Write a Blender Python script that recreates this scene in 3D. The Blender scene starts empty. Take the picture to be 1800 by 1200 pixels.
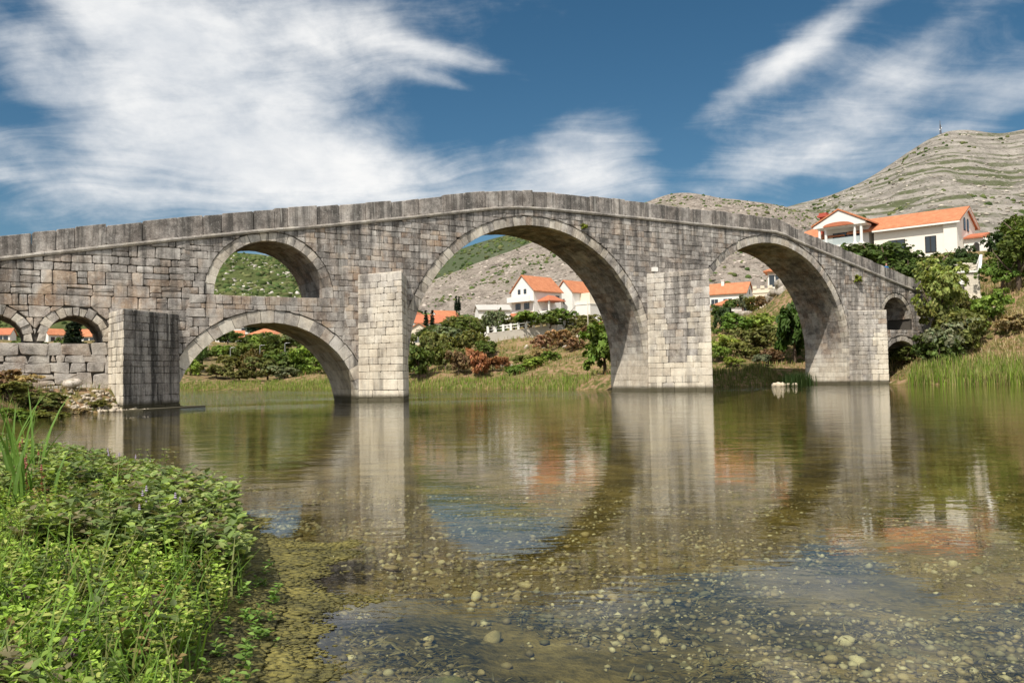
import bpy, bmesh, math, random
import numpy as np
from mathutils import Vector, Matrix
from mathutils.geometry import delaunay_2d_cdt

sc = bpy.context.scene
COL = sc.collection
R = math.radians

# ------------------------------------------------------------------ camera
F_PX, HOR, ROLL, CAM_H = 1507.0, 657.88, 0.01776, 1.449      # for the 1800 x 1200 photograph
pitch = math.atan((HOR - 600) / F_PX)
fw = np.array([0, math.cos(pitch), math.sin(pitch)])
up0 = np.array([0, -math.sin(pitch), math.cos(pitch)])
rt = math.cos(ROLL) * np.array([1., 0, 0]) - math.sin(ROLL) * up0
up = math.sin(ROLL) * np.array([1., 0, 0]) + math.cos(ROLL) * up0
cd = bpy.data.cameras.new('camera')
cd.sensor_width = 36.0
cd.lens = 36.0 * F_PX / 1800.0
cd.clip_start = 0.1
cd.clip_end = 12000
cam = bpy.data.objects.new('camera', cd)
COL.objects.link(cam)
cam.matrix_world = Matrix(((rt[0], up[0], -fw[0], 0), (rt[1], up[1], -fw[1], 0),
                           (rt[2], up[2], -fw[2], CAM_H), (0, 0, 0, 1)))
sc.camera = cam

def ray(px, py):
    return fw + (px - 900) / F_PX * rt - (py - 600) / F_PX * up

def at(px, py, Y):
    """point of the photograph's pixel at the distance Y in front of the camera"""
    d = ray(px, py)
    return np.array([0, 0, CAM_H]) + d * (Y / d[1])

# ------------------------------------------------------------------ bridge frame
TH = 0.54985                       # the bridge recedes to the right
BW = 4.46                          # its width
P0 = np.array([0., 57., 0.])
dS = np.array([math.cos(TH), math.sin(TH), 0.]); dT = np.array([-math.sin(TH), math.cos(TH), 0.])
def bw(s, t, z=0.):
    p = P0 + dS * s + dT * t
    return (p[0], p[1], z)

# ------------------------------------------------------------------ sun and sky
SUN_PHI, SUN_EL = R(57), R(54)
nrm = -dT
sd = nrm * math.cos(SUN_PHI) - dS * math.sin(SUN_PHI)          # horizontal direction to the sun
sun_dir = Vector((sd[0] * math.cos(SUN_EL), sd[1] * math.cos(SUN_EL), math.sin(SUN_EL)))
sl = bpy.data.lights.new('sun', 'SUN')
sl.energy = 5.0
sl.angle = R(0.53)
sl.color = (1.0, 0.93, 0.82)
so = bpy.data.objects.new('sun', sl)
COL.objects.link(so)
so.rotation_euler = sun_dir.to_track_quat('Z', 'Y').to_euler()
so.location = (0, 0, 60)

world = bpy.data.worlds.new('World')
sc.world = world
world.use_nodes = True
sc.view_settings.view_transform = 'Standard'
sc.view_settings.look = 'None'
sc.view_settings.exposure = 0.08
sc.view_settings.gamma = 1.0
sc.cycles.use_denoising = True
sc.cycles.max_bounces = 6
sc.cycles.diffuse_bounces = 3
sc.cycles.glossy_bounces = 3
sc.cycles.transparent_max_bounces = 12
sc.cycles.caustics_reflective = False
sc.cycles.caustics_refractive = False

class NT:
    """small helper to write node trees"""
    def __init__(self, tree):
        self.t = tree; self.n = tree.nodes; self.l = tree.links
    def new(self, kind, **kw):
        nd = self.n.new(kind)
        for k, v in kw.items():
            if k.startswith('i_'):
                key = k[2:]
                key = int(key) if key.isdigit() else key.replace('_', ' ')
                self.put(nd.inputs[key], v)
            else:
                setattr(nd, k, v)
        return nd
    def put(self, sock, v):
        if hasattr(v, 'is_output') or isinstance(v, bpy.types.NodeSocket):
            self.l.new(v, sock)
        elif isinstance(v, bpy.types.Node):
            self.l.new(v.outputs[0], sock)
        else:
            sock.default_value = v
    def math(self, op, a, b=0.0, c=None, clamp=False):
        nd = self.n.new('ShaderNodeMath'); nd.operation = op; nd.use_clamp = clamp
        self.put(nd.inputs[0], a); self.put(nd.inputs[1], b)
        if c is not None: self.put(nd.inputs[2], c)
        return nd.outputs[0]
    def vmath(self, op, a, b=(0, 0, 0)):
        nd = self.n.new('ShaderNodeVectorMath'); nd.operation = op
        self.put(nd.inputs[0], a); self.put(nd.inputs[1], b)
        return nd.outputs[0]
    def scale(self, v, xyz):
        return self.vmath('MULTIPLY', v, xyz)
    def noise(self, vec, scale, detail=4, rough=.55, dist=0.0, out='Fac'):
        nd = self.new('ShaderNodeTexNoise', i_Vector=vec, i_Scale=scale, i_Detail=detail, i_Roughness=rough, i_Distortion=dist)
        return nd.outputs[out]
    def ramp(self, fac, stops, interp='LINEAR'):
        nd = self.n.new('ShaderNodeValToRGB'); cr = nd.color_ramp; cr.interpolation = interp
        while len(cr.elements) < len(stops): cr.elements.new(0.5)
        for e, (p, c) in zip(cr.elements, stops):
            e.position = p
            e.color = tuple(c) + (1,) if len(c) == 3 else c
        self.put(nd.inputs[0], fac)
        return nd.outputs[0]
    def mix(self, fac, a, b, mode='MIX'):
        nd = self.n.new('ShaderNodeMix'); nd.data_type = 'RGBA'; nd.blend_type = mode
        self.put(nd.inputs[0], fac); self.put(nd.inputs[6], a if not isinstance(a, tuple) or len(a) == 4 else a + (1,))
        self.put(nd.inputs[7], b if not isinstance(b, tuple) or len(b) == 4 else b + (1,))
        return nd.outputs[2]
    def step(self, v, lo, hi):
        nd = self.n.new('ShaderNodeMapRange'); nd.interpolation_type = 'SMOOTHSTEP'
        self.put(nd.inputs[0], v); nd.inputs[1].default_value = lo; nd.inputs[2].default_value = hi
        return nd.outputs[0]
    def sep(self, v):
        nd = self.n.new('ShaderNodeSeparateXYZ'); self.put(nd.inputs[0], v); return nd.outputs
    def comb(self, x, y, z):
        nd = self.n.new('ShaderNodeCombineXYZ')
        for i, v in enumerate((x, y, z)): self.put(nd.inputs[i], v)
        return nd.outputs[0]

# sky: Nishita with thin cloud layers laid out on a high flat sheet
w = NT(world.node_tree); w.n.clear()
sky = w.new('ShaderNodeTexSky', sky_type='NISHITA', sun_disc=False)
sky.sun_elevation = SUN_EL
sky.sun_rotation = math.atan2(sd[0], sd[1])
sky.altitude = 300; sky.air_density = 1.0; sky.dust_density = 0.35; sky.ozone_density = 3.0
gen = w.new('ShaderNodeTexCoord').outputs['Generated']
dx, dy, dz = w.sep(gen)
zc = w.math('ADD', w.math('MAXIMUM', dz, 0.0), 0.16)
pl = w.comb(w.math('DIVIDE', dx, zc), w.math('DIVIDE', dy, zc), 0.0)      # the cloud sheet
az = w.math('DIVIDE', dx, w.math('MAXIMUM', dy, 0.05))                     # tan of the azimuth
el = dz
def blob(cx, cy, rx, ry, rot=0.0):
    x = w.math('SUBTRACT', az, (cx - 900) / F_PX)
    y = w.math('SUBTRACT', el, (655 - cy) / F_PX * 0.95)
    c, s = math.cos(rot), math.sin(rot)
    xr = w.math('ADD', w.math('MULTIPLY', x, c), w.math('MULTIPLY', y, s))
    yr = w.math('SUBTRACT', w.math('MULTIPLY', y, c), w.math('MULTIPLY', x, s))
    a = w.math('POWER', w.math('DIVIDE', xr, rx / F_PX), 2.0)
    b = w.math('POWER', w.math('DIVIDE', yr, ry / F_PX), 2.0)
    return w.math('POWER', 2.718, w.math('MULTIPLY', w.math('ADD', a, b), -1.0))
warp = w.new('ShaderNodeTexNoise', i_Vector=pl, i_Scale=0.9, i_Detail=3).outputs['Color']
plw = w.vmath('ADD', pl, w.scale(w.vmath('SUBTRACT', warp, (.5, .5, .5)), (.9, .9, 0)))
rotm = w.new('ShaderNodeMapping', i_Vector=plw); rotm.inputs['Rotation'].default_value = (0, 0, R(38)); rotm.inputs['Scale'].default_value = (0.38, 2.5, 1)
streak = w.noise(rotm.outputs[0], 2.3, 10, .60, .25)
puff = w.noise(w.scale(plw, (1.0, 1.0, 1)), 1.7, 9, .60, .25)
fine = w.noise(w.scale(gen, (1, 1, 1.7)), 13.0, 10, .60, .15)
cover = w.math('MULTIPLY', blob(330, 175, 420, 190, -0.12), 0.56)
for b_ in ((560, 290, 250, 70, 0, .36), (190, 60, 330, 80, -.2, .16), (620, 60, 230, 50, -.25, .22), (1010, 275, 140, 80, .25, .44), (1390, 140, 250, 26, .42, .38),
           (1640, 150, 300, 40, .38, .22), (1420, 290, 330, 40, .3, .26), (810, 100, 110, 18, -.2, .34), (790, 140, 70, 12, -.2, .28), (1720, 270, 300, 40, .35, .26), (1000, 320, 300, 40, 0, .16),
           (90, 320, 260, 50, -.2, .24), (1480, 180, 460, 220, .1, .15), (1190, 230, 60, 130, .2, -.18), (30, 60, 130, 40, -.5, -.30), (20, 230, 150, 40, -.4, -.25), (850, 200, 130, 110, .3, -.30), (1180, 60, 200, 90, .3, -.22), (1200, 200, 60, 60, .3, -.14)):
    cover = w.math('ADD', cover, w.math('MULTIPLY', blob(*b_[:5]), b_[5]))
cover = w.math('ADD', cover, w.math('MULTIPLY', w.step(w.math('ABSOLUTE', az), .62, 1.0), 0.25))
cover = w.math('ADD', cover, w.math('MULTIPLY', w.step(dy, 0.3, -.3), 0.25))
cover = w.math('ADD', cover, w.math('MULTIPLY', w.step(dz, 0.36, .50), 0.22))  # unseen cloud above the view, added to whiten the river's reflection
nz = w.math('ADD', w.math('ADD', w.math('MULTIPLY', puff, .36), w.math('MULTIPLY', streak, .60)), w.math('MULTIPLY', fine, .50))
dens = w.step(w.math('ADD', w.math('SUBTRACT', nz, .82), cover), -.02, 0.58)
shade = w.noise(w.vmath('ADD', plw, (3.1, .7, 0)), 1.3, 6, .6)
ccol = w.mix(w.step(w.math('ADD', w.math('MULTIPLY', shade, .7), w.math('MULTIPLY', fine, .4)), .35, .75), (6.2, 6.6, 7.1), (9.8, 9.7, 9.5))
hs = w.new('ShaderNodeHueSaturation', i_Hue=.488, i_Saturation=1.22, i_Value=0.66, i_Color=sky.outputs[0]).outputs[0]
skyc = w.mix(w.math('MULTIPLY', dens, .95), hs, ccol)
bg = w.new('ShaderNodeBackground', i_Color=skyc, i_Strength=0.1)
wo = w.new('ShaderNodeOutputWorld'); w.l.new(bg.outputs[0], wo.inputs[0])

# ------------------------------------------------------------------ object helpers
def tag(o, label=None, cat=None, group=None, kind=None):
    if label: o['label'] = label
    if cat: o['category'] = cat
    if group: o['group'] = group
    if kind: o['kind'] = kind
    return o
def empty(name, loc=(0, 0, 0), rz=0.0, label=None, cat=None, group=None):
    o = bpy.data.objects.new(name, None); COL.objects.link(o)
    o.location = loc; o.rotation_euler = (0, 0, rz); o.empty_display_size = .3
    return tag(o, label, cat, group)
def link(name, me, parent=None, loc=None):
    o = bpy.data.objects.new(name, me); COL.objects.link(o)
    if parent is not None: o.parent = parent
    if loc is not None: o.location = loc
    return o
def mesh(name, v, f, mat=None, tone=None, smooth=False):
    me = bpy.data.meshes.new(name)
    me.from_pydata([tuple(map(float, p)) for p in v], [], [tuple(q) for q in f])
    if tone is not None:
        a = me.color_attributes.new('tone', 'FLOAT_COLOR', 'POINT')
        a.data.foreach_set('color', np.asarray(tone, dtype=np.float32).reshape(-1))
    if smooth: me.polygons.foreach_set('use_smooth', [True] * len(me.polygons))
    if mat is not None: me.materials.append(mat)
    me.update()
    return me
def npmesh(name, V, Fq, mat=None, tone=None, smooth=False):
    """fast mesh from arrays; Fq is (n, 3) or (n, 4)"""
    V = np.asarray(V, np.float32); Fq = np.asarray(Fq, np.int32); k = Fq.shape[1]
    me = bpy.data.meshes.new(name)
    me.vertices.add(len(V)); me.vertices.foreach_set('co', V.reshape(-1))
    me.loops.add(Fq.size); me.loops.foreach_set('vertex_index', Fq.reshape(-1))
    me.polygons.add(len(Fq)); me.polygons.foreach_set('loop_start', np.arange(len(Fq), dtype=np.int32) * k)
    if smooth: me.polygons.foreach_set('use_smooth', np.ones(len(Fq), bool))
    me.update(calc_edges=True); me.validate()
    if tone is not None:
        a = me.color_attributes.new('tone', 'FLOAT_COLOR', 'POINT')
        a.data.foreach_set('color', np.asarray(tone, dtype=np.float32).reshape(-1))
    if mat is not None: me.materials.append(mat)
    return me
class Acc:
    """collects shapes into one mesh"""
    def __init__(self): self.v = []; self.f = []; self.t = []
    def add(self, v, f, tone=(.5, .5, .5, 1)):
        b = len(self.v); self.v += [tuple(p) for p in v]; self.f += [tuple(i + b for i in q) for q in f]
        self.t += [tone] * len(v) if not isinstance(tone, list) else tone
    def box(self, x0, x1, y0, y1, z0, z1, tone=(.5, .5, .5, 1), M=None):
        v = [(x, y, z) for z in (z0, z1) for y in (y0, y1) for x in (x0, x1)]
        if M is not None: v = [tuple(M @ Vector(p)) for p in v]
        self.add(v, BOXF, tone)
    def prism(self, poly, axis, a, b, tone=(.5, .5, .5, 1)):
        """polygon in the two other axes, extruded along axis ('x', 'y' or 'z') from a to b"""
        def P(p, h):
            return {'x': (h, p[0], p[1]), 'y': (p[0], h, p[1]), 'z': (p[0], p[1], h)}[axis]
        n = len(poly)
        v = [P(p, a) for p in poly] + [P(p, b) for p in poly]
        f = [tuple(range(n))[::-1], tuple(range(n, 2 * n))] + [(i, (i + 1) % n, n + (i + 1) % n, n + i) for i in range(n)]
        self.add(v, f, tone)
    def tube(self, pts, rad, n=6, tone=(.5, .5, .5, 1)):
        pts = [Vector(p) for p in pts]; rad = rad if isinstance(rad, (list, tuple)) else [rad] * len(pts)
        v = []; f = []
        for i, p in enumerate(pts):
            d = (pts[min(i + 1, len(pts) - 1)] - pts[max(i - 1, 0)]).normalized()
            q = d.to_track_quat('Z', 'Y')
            for k in range(n):
                a = 2 * math.pi * k / n
                v.append(p + q @ Vector((math.cos(a) * rad[i], math.sin(a) * rad[i], 0)))
        for i in range(len(pts) - 1):
            for k in range(n):
                f.append((i * n + k, i * n + (k + 1) % n, (i + 1) * n + (k + 1) % n, (i + 1) * n + k))
        f.append(tuple(range(n))[::-1]); f.append(tuple(range((len(pts) - 1) * n, len(pts) * n)))
        self.add(v, f, tone)
    def obj(self, name, mat, parent=None, smooth=False, loc=None):
        return link(name, mesh(name, self.v, self.f, mat, self.t, smooth), parent, loc)
BOXF = [(0, 2, 3, 1), (4, 5, 7, 6), (0, 1, 5, 4), (2, 6, 7, 3), (0, 4, 6, 2), (1, 3, 7, 5)]

# ------------------------------------------------------------------ materials
def new_mat(name):
    m = bpy.data.materials.new(name); m.use_nodes = True
    t = NT(m.node_tree); t.n.clear()
    b = t.new('ShaderNodeBsdfPrincipled'); o = t.new('ShaderNodeOutputMaterial')
    t.l.new(b.outputs[0], o.inputs[0])
    return m, t, b
def bump(t, b, height, strength=.5, dist=.02):
    bp = t.new('ShaderNodeBump', i_Strength=strength, i_Distance=dist, i_Height=height)
    t.l.new(bp.outputs[0], b.inputs['Normal'])
def simple(name, col, rough=.7, var=.15, scale=3.0, metal=0.0, bumpk=0.0, spec=.3):
    m, t, b = new_mat(name)
    p = t.new('ShaderNodeTexCoord').outputs['Object']
    n = t.noise(p, scale, 5, .6)
    n2 = t.noise(p, scale * 9, 3, .6)
    k = t.math('ADD', 1 - var, t.math('MULTIPLY', t.math('ADD', n, t.math('MULTIPLY', n2, .4)), var * 1.4))
    t.put(b.inputs['Base Color'], t.mix(1.0, tuple(col), t.comb(k, k, k), 'MULTIPLY'))
    b.inputs['Roughness'].default_value = rough; b.inputs['Metallic'].default_value = metal
    b.inputs['Specular IOR Level'].default_value = spec
    if bumpk: bump(t, b, n2, bumpk, .01)
    return m
# ------------------------------------------------------------------ the bridge
bridge = empty('stone_bridge', tuple(P0), TH, 'old grey limestone arch bridge with pointed cutwaters crossing the river', 'bridge')

def stone_mat(name, pale=0.0):
    m, t, b = new_mat(name)
    tc = t.new('ShaderNodeTexCoord'); tc.object = bridge
    p = tc.outputs['Object']
    at_ = t.new('ShaderNodeVertexColor', layer_name='tone')
    r, g, bl = t.new('ShaderNodeSeparateColor', i_Color=at_.outputs[0]).outputs[:3]
    al = at_.outputs['Alpha']
    big = t.noise(p, .45, 4, .6)
    med = t.noise(p, 2.6, 6, .65)
    fin = t.noise(p, 17.0, 6, .7)
    pit = t.noise(p, 60.0, 3, .6)
    k = t.math('ADD', t.math('MULTIPLY', r, .19), t.math('ADD', t.math('MULTIPLY', med, .56), t.math('MULTIPLY', fin, .47)))
    k = t.math('ADD', k, t.math('MULTIPLY', t.math('SUBTRACT', big, .5), .55))
    grey = t.ramp(k, [(.32, (.066, .062, .059)), (.48, (.195, .18, .168)), (.62, (.39, .36, .335)), (.82, (.68, .645, .60))])
    warm = t.ramp(k, [(.30, (.10, .062, .040)), (.52, (.34, .215, .135)), (.80, (.68, .52, .36))])
    cream = t.ramp(k, [(.25, (.24, .205, .165)), (.42, (.56, .48, .38)), (.75, (.86, .79, .66))])
    wf = t.math('MULTIPLY', t.math('MULTIPLY', g, .8), t.step(t.noise(t.scale(p, (1, 1, .6)), .8, 4, .6), .38, .62))
    c = t.mix(wf, grey, warm)
    cf = t.math('MULTIPLY', bl, t.step(t.math('ADD', t.noise(t.scale(p, (1, 1, .45)), .75, 5, .65), t.math('MULTIPLY', t.math('SUBTRACT', bl, .5), .35)), .33, .60), clamp=True)
    c = t.mix(cf, c, cream)
    # run-off streaks: black crust and pale lime, both drawn out downwards
    st = t.step(t.noise(t.scale(p, (1.5, 1.5, .10)), 1.15, 6, .68, .1), .43, .62)
    c = t.mix(t.math('MULTIPLY', st, t.math('MULTIPLY', al, .86), clamp=True), c, t.mix(fin, (.035, .033, .032), (.115, .108, .10)))
    lime = t.step(t.noise(t.scale(p, (1.9, 1.9, .09)), 1.0, 5, .65, .1), .60, .70)
    c = t.mix(t.math('MULTIPLY', lime, t.math('MULTIPLY', al, .75), clamp=True), c, (.56, .54, .50))
    # lichen freckles and pits
    c = t.mix(t.math('MULTIPLY', t.step(pit, .57, .72), .62), c, (.06, .054, .05))
    c = t.mix(t.math('MULTIPLY', t.step(t.noise(p, 7.5, 4, .7), .56, .68), .42), c, (.56, .54, .50))
    # algae line at the water
    z = t.sep(p)[2]
    wl = t.math('MULTIPLY', t.step(t.math('ADD', z, t.math('MULTIPLY', fin, -.35)), .34, .04), .92)
    c = t.mix(wl, c, (.07, .062, .035))
    t.put(b.inputs['Base Color'], c)
    b.inputs['Roughness'].default_value = .92; b.inputs['Specular IOR Level'].default_value = .15
    bump(t, b, t.math('ADD', t.math('MULTIPLY', fin, 1.0), t.math('ADD', t.math('MULTIPLY', pit, .4), t.math('MULTIPLY', med, .8))), .85, .035)
    return m
M_STONE = stone_mat('limestone')
M_MORTAR = simple('mortar_core', (.085, .075, .064), .95, .3, 6.0)

rng = random.Random(11)
# profile of the deck: (s, parapet top, cornice top)
PROF = np.array([(-70, 3.2, 2.1), (-45, 6.2, 5.1), (-29.3, 8.71, 7.62), (-24.9, 9.5, 8.44), (-20.5, 10.32, 9.23), (-16.85, 11.0, 9.87), (-13.1, 11.56, 10.44),
                 (-8.0, 12.36, 11.31), (-4.1, 13.12, 12.02), (-1.5, 13.55, 12.48), (.4, 13.82, 12.74), (3, 13.97, 12.86), (6.5, 14.0, 12.87), (11.6, 14.03, 12.88), (17, 13.99, 12.87),
                 (22, 13.96, 12.87), (25.6, 13.97, 12.90), (26.4, 13.88, 12.84), (28.3, 13.3, 12.3), (31.5, 12.55, 11.58), (35.6, 11.72, 10.68), (41.2, 10.43, 9.42), (43.5, 9.91, 8.9),
                 (48, 9.3, 8.3), (56, 8.9, 7.9)])
def z_par(s): return float(np.interp(s, PROF[:, 0], PROF[:, 1]))
def z_cor(s): return float(np.interp(s, PROF[:, 0], PROF[:, 2]))
S0, S1 = -44.0, 50.5

# openings: centre s, centre z, radius, ring depth, sill (None = reaches the water), voussoir width
ARCH = dict(main=(2.098, 1.91, 9.63, .63, None, .47), right=(25.144, 2.76, 9.10, .62, None, .47), low=(-16.02, -.69, 5.31, .71, None, .72),
            upper=(-15.99, 6.14, 3.16, .52, 6.12, .55), small_a=(-25.99, 3.9, 1.33, .46, 3.46, .37), small_b=(-29.55, 3.9, 1.33, .46, 3.46, .37),
            small_c=(-33.1, 3.9, 1.33, .46, 3.46, .37), right_up=(41.5, 5.95, 1.95, .42, 4.9, .40), right_low=(42.2, .6, 3.3, .5, None, .45))
# small arches have their crown at 4.82 in the photograph: centre 3.50
for k in ('small_a', 'small_b', 'small_c'):
    c = list(ARCH[k]); c[1] = 3.50; ARCH[k] = tuple(c)
CUT = dict(p1=(-24.45, -24.12, -3.0, -20.95, 5.0, .36), p2=(-10.82, -9.18, -2.8, -7.55, 7.58, .40), p3=(11.72, 13.95, -4.25, 16.02, 8.68, .44), p4=(34.62, 37.05, -2.1, 39.35, 6.47, .38))

def shrink(poly, g):
    """move the corners of a convex polygon towards its centre by about g"""
    c = np.mean(poly, 0); out = []
    n = len(poly)
    for i in range(n):
        p = poly[i]; a = poly[i - 1] - p; b = poly[(i + 1) % n] - p
        la, lb = np.linalg.norm(a), np.linalg.norm(b)
        if la < 1e-6 or lb < 1e-6: out.append(p); continue
        d = a / la + b / lb
        ld = np.linalg.norm(d)
        if ld < 1e-3:
            d = c - p; ld = np.linalg.norm(d); k = g
        else:
            sn = abs(a[0] * b[1] - a[1] * b[0]) / (la * lb)
            k = g / max(math.sqrt(max((1 - (a @ b) / (la * lb)) / 2, 1e-4)), .35) if sn > .05 else g
        k = min(k, .4 * min(la, lb, np.linalg.norm(c - p) * 2))
        out.append(p + d / ld * k)
    return np.array(out)
def clip(poly, p, n):
    """keep the side of the line through p where (x - p) . n > 0"""
    out = []
    d = [(q - p) @ n for q in poly]
    for i in range(len(poly)):
        j = (i + 1) % len(poly)
        if d[i] >= 0: out.append(poly[i])
        if (d[i] > 0) != (d[j] > 0) and abs(d[i] - d[j]) > 1e-9:
            out.append(poly[i] + (poly[j] - poly[i]) * d[i] / (d[i] - d[j]))
    return np.array(out)
def area(poly):
    x, y = poly[:, 0], poly[:, 1]
    return .5 * abs(np.dot(x, np.roll(y, -1)) - np.dot(y, np.roll(x, -1)))
def tidy(poly):
    out = [poly[0]]
    for q in poly[1:]:
        if np.linalg.norm(q - out[-1]) > .05: out.append(q)
    if len(out) > 2 and np.linalg.norm(out[0] - out[-1]) < .05: out.pop()
    return np.array(out)
def block(poly, to3, depth, proud, cham=.022, gap=.010, rough=.022, knock=.5):
    """a stone: polygon in (u, v), to3(u, v, w) with w measured outwards. Returns verts, faces"""
    poly = np.array(poly, float)
    x, y = poly[:, 0], poly[:, 1]
    if np.dot(x, np.roll(y, -1)) - np.dot(y, np.roll(x, -1)) < 0: poly = poly[::-1]
    a = shrink(poly, gap)
    a = a + np.array([[rng.uniform(-1, 1), rng.uniform(-1, 1)] for _ in a]) * rough * .55
    # cut the corners off a little
    q = []
    n = len(a)
    for i in range(n):
        p = a[i]; e0 = a[i - 1] - p; e1 = a[(i + 1) % n] - p
        l0, l1 = np.linalg.norm(e0), np.linalg.norm(e1)
        k = rng.uniform(.015, .05) * knock * 2
        q.append(p + e0 * min(k / max(l0, 1e-6), .3)); q.append(p + e1 * min(k / max(l1, 1e-6), .3))
    a = np.array(q); n = len(a)
    inn = shrink(a, cham * rng.uniform(.7, 1.6))
    V = [to3(u, v, -depth) for u, v in a] + [to3(u, v, proud - cham * rng.uniform(.6, 1.4)) for u, v in a]
    V += [to3(u, v, proud + rng.uniform(-.3, .3) * rough) for u, v in inn]
    c = inn.mean(0)
    V.append(to3(c[0], c[1], proud + rng.uniform(.0, .5) * rough))
    F = []
    for i in range(n):
        j = (i + 1) % n
        F += [(i, j, n + j, n + i), (n + i, n + j, 2 * n + j, 2 * n + i), (2 * n + i, 2 * n + j, 3 * n)]
    return V, F
def front(u, v, w): return (u, -w, v)                              # the face of the bridge: w outwards = -t

PIECES = {}                                                        # kind -> list of (size, verts, faces, tone, parent)
def put(kind, size, V, F, tone, parent=None):
    PIECES.setdefault(kind, []).append((size, V, F, tone, parent))
def tone_at(s, z, kind='wall'):
    r = rng.random()
    warm = 0.0; pale = 0.0
    zc = z_cor(s)
    stain = max(0., 1 - max(zc - z, 0) / 7.0) ** .6
    if kind == 'wall':
        if s < -9 and 4.3 < z < 6.9: warm = rng.random() ** .7
        elif -14 < s < -1 and z < 10.5: warm = rng.random() ** 1.2 * .95
        elif s > 37: warm = rng.random() * .8
        else: warm = rng.random() ** 2 * .6
        if s < -24 and z < 4.6: pale = .30; stain = 0
        stain *= 1.0 if s > -12 else .85
        if s < -12: r = .25 + .6 * r
    if kind == 'cut':
        r = .3 + .7 * r; pale = min(1., max(.2, 1.2 - z / 9.5)) * rng.uniform(.75, 1.1); stain = .25 + .4 * (rng.random() < .3); warm = rng.random() ** 3 * .6
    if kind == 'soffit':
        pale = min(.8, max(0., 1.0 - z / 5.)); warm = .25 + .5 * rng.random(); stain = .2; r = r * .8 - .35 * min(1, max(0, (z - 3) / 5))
    if kind == 'ring':
        pale = .25 + .5 * rng.random(); r = .1 + .9 * r; stain = .25 + .65 * (rng.random() < .35); warm = rng.random() ** 2 * .5
    if kind == 'para':
        stain = .95; r = -.1 + .7 * r; warm = 0.12
    return (r, warm, pale, stain)

# ---- arch rings, barrels and jambs
def ring_angles(R_, wv, a0, a1):
    n = max(5, int(round((a1 - a0) * R_ / wv)))
    w_ = np.array([rng.uniform(.8, 1.2) for _ in range(n)]); w_ = np.cumsum(w_) / w_.sum()
    return np.concatenate([[a0], a0 + (a1 - a0) * w_])
for name, (cs, cz, Ra, q, sill, wv) in ARCH.items():
    low = -1.2 if sill is None else sill
    a0 = math.asin(max(-1, min(1, (low - cz) / Ra))) if low > cz - Ra else -math.pi / 2
    a0 = max(a0, -0.25) if sill is None and cz < 0 else 0.0
    angs = ring_angles(Ra + q / 2, wv, a0, math.pi - a0)
    rough_ = .05 if name.startswith('small') else .02
    for i in range(len(angs) - 1):
        b0, b1 = angs[i], angs[i + 1]
        qq = q * (rng.uniform(.75, 1.15) if name.startswith('small') else rng.uniform(.97, 1.04))
        P = np.array([(cs + math.cos(b) * rr, cz + math.sin(b) * rr) for b, rr in ((b0, Ra), (b0, Ra + qq), (b1, Ra + qq), (b1, Ra))])
        zt = z_cor(P[:, 0].mean()) - .22
        P[:, 1] = np.minimum(P[:, 1], zt)
        V, F = block(P, front, .48, rng.uniform(-.055, -.03) if not name.startswith('small') else rng.uniform(-.01, .04), .018, .008, rough_, .25)
        put('voussoir', area(P) * (60 / (57 + P[:, 0].mean() * .52)) ** 2, V, F, tone_at(P[:, 0].mean(), P[:, 1].mean(), 'ring'))
        # barrel behind the ring stone: a row of stones through the thickness
        tt = .50; row = 0
        while tt < BW - .05:
            ln = rng.uniform(.55, 1.15); t1 = min(tt + ln, BW)
            if BW - t1 < .35: t1 = BW
            da = .006 / Ra
            ro = Ra + rng.uniform(.0, .022)
            pts = []
            for b in (b0 + da, b1 - da):
                for rr in (ro, ro + .3):
                    for t in (tt + .006, t1 - .006):
                        pts.append((cs + math.cos(b) * rr, t, cz + math.sin(b) * rr))
            # index: b*4 + r*2 + t
            F = [(0, 1, 5, 4), (2, 6, 7, 3), (0, 4, 6, 2), (1, 3, 7, 5), (0, 2, 3, 1), (4, 5, 7, 6)]
            bm_ = (b0 + b1) / 2
            vis = 1.0 if math.cos(bm_) > 0 and name in ('main', 'right', 'low') else .1
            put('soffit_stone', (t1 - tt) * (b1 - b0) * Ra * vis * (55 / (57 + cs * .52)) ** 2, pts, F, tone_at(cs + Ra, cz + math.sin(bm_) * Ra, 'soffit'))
            tt = t1
    # jambs below the springing
    if sill is None and cz > 0:
        for sg in (-1, 1):
            z0 = -1.3
            while z0 < cz - .02:
                z1 = min(z0 + rng.uniform(.36, .5), cz)
                if cz - z1 < .2: z1 = cz
                tt = -.0
                while tt < BW - .05:
                    t1 = min(tt + rng.uniform(.6, 1.3), BW)
                    if BW - t1 < .35: t1 = BW
                    pz = [(t_, z_) for t_, z_ in ((tt, z0), (t1, z0), (t1, z1), (tt, z1))]
                    V, F = block(pz, lambda u, v, w, sg=sg: (cs + sg * (Ra - w), u + .02, v), .35, rng.uniform(-.01, .012), .014, .006, .012, .25)
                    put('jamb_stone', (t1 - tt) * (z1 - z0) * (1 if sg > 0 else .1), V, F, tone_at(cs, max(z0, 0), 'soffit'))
                    tt = t1
                z0 = z1
        for sg in (-1, 1):                                          # the face stones of the jamb
            z0 = -1.3
            while z0 < cz - .02:
                z1 = min(z0 + rng.uniform(.36, .5), cz)
                if cz - z1 < .2: z1 = cz
                u0, u1 = sorted((cs + sg * (Ra + .01), cs + sg * (Ra + q)))
                V, F = block([(u0, z0), (u1, z0), (u1, z1), (u0, z1)], front, .4, -.03, .018, .008, .018, .25)
                put('jamb_stone', .2, V, F, tone_at(u0, max(z0, 0), 'ring'))
                z0 = z1

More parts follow.
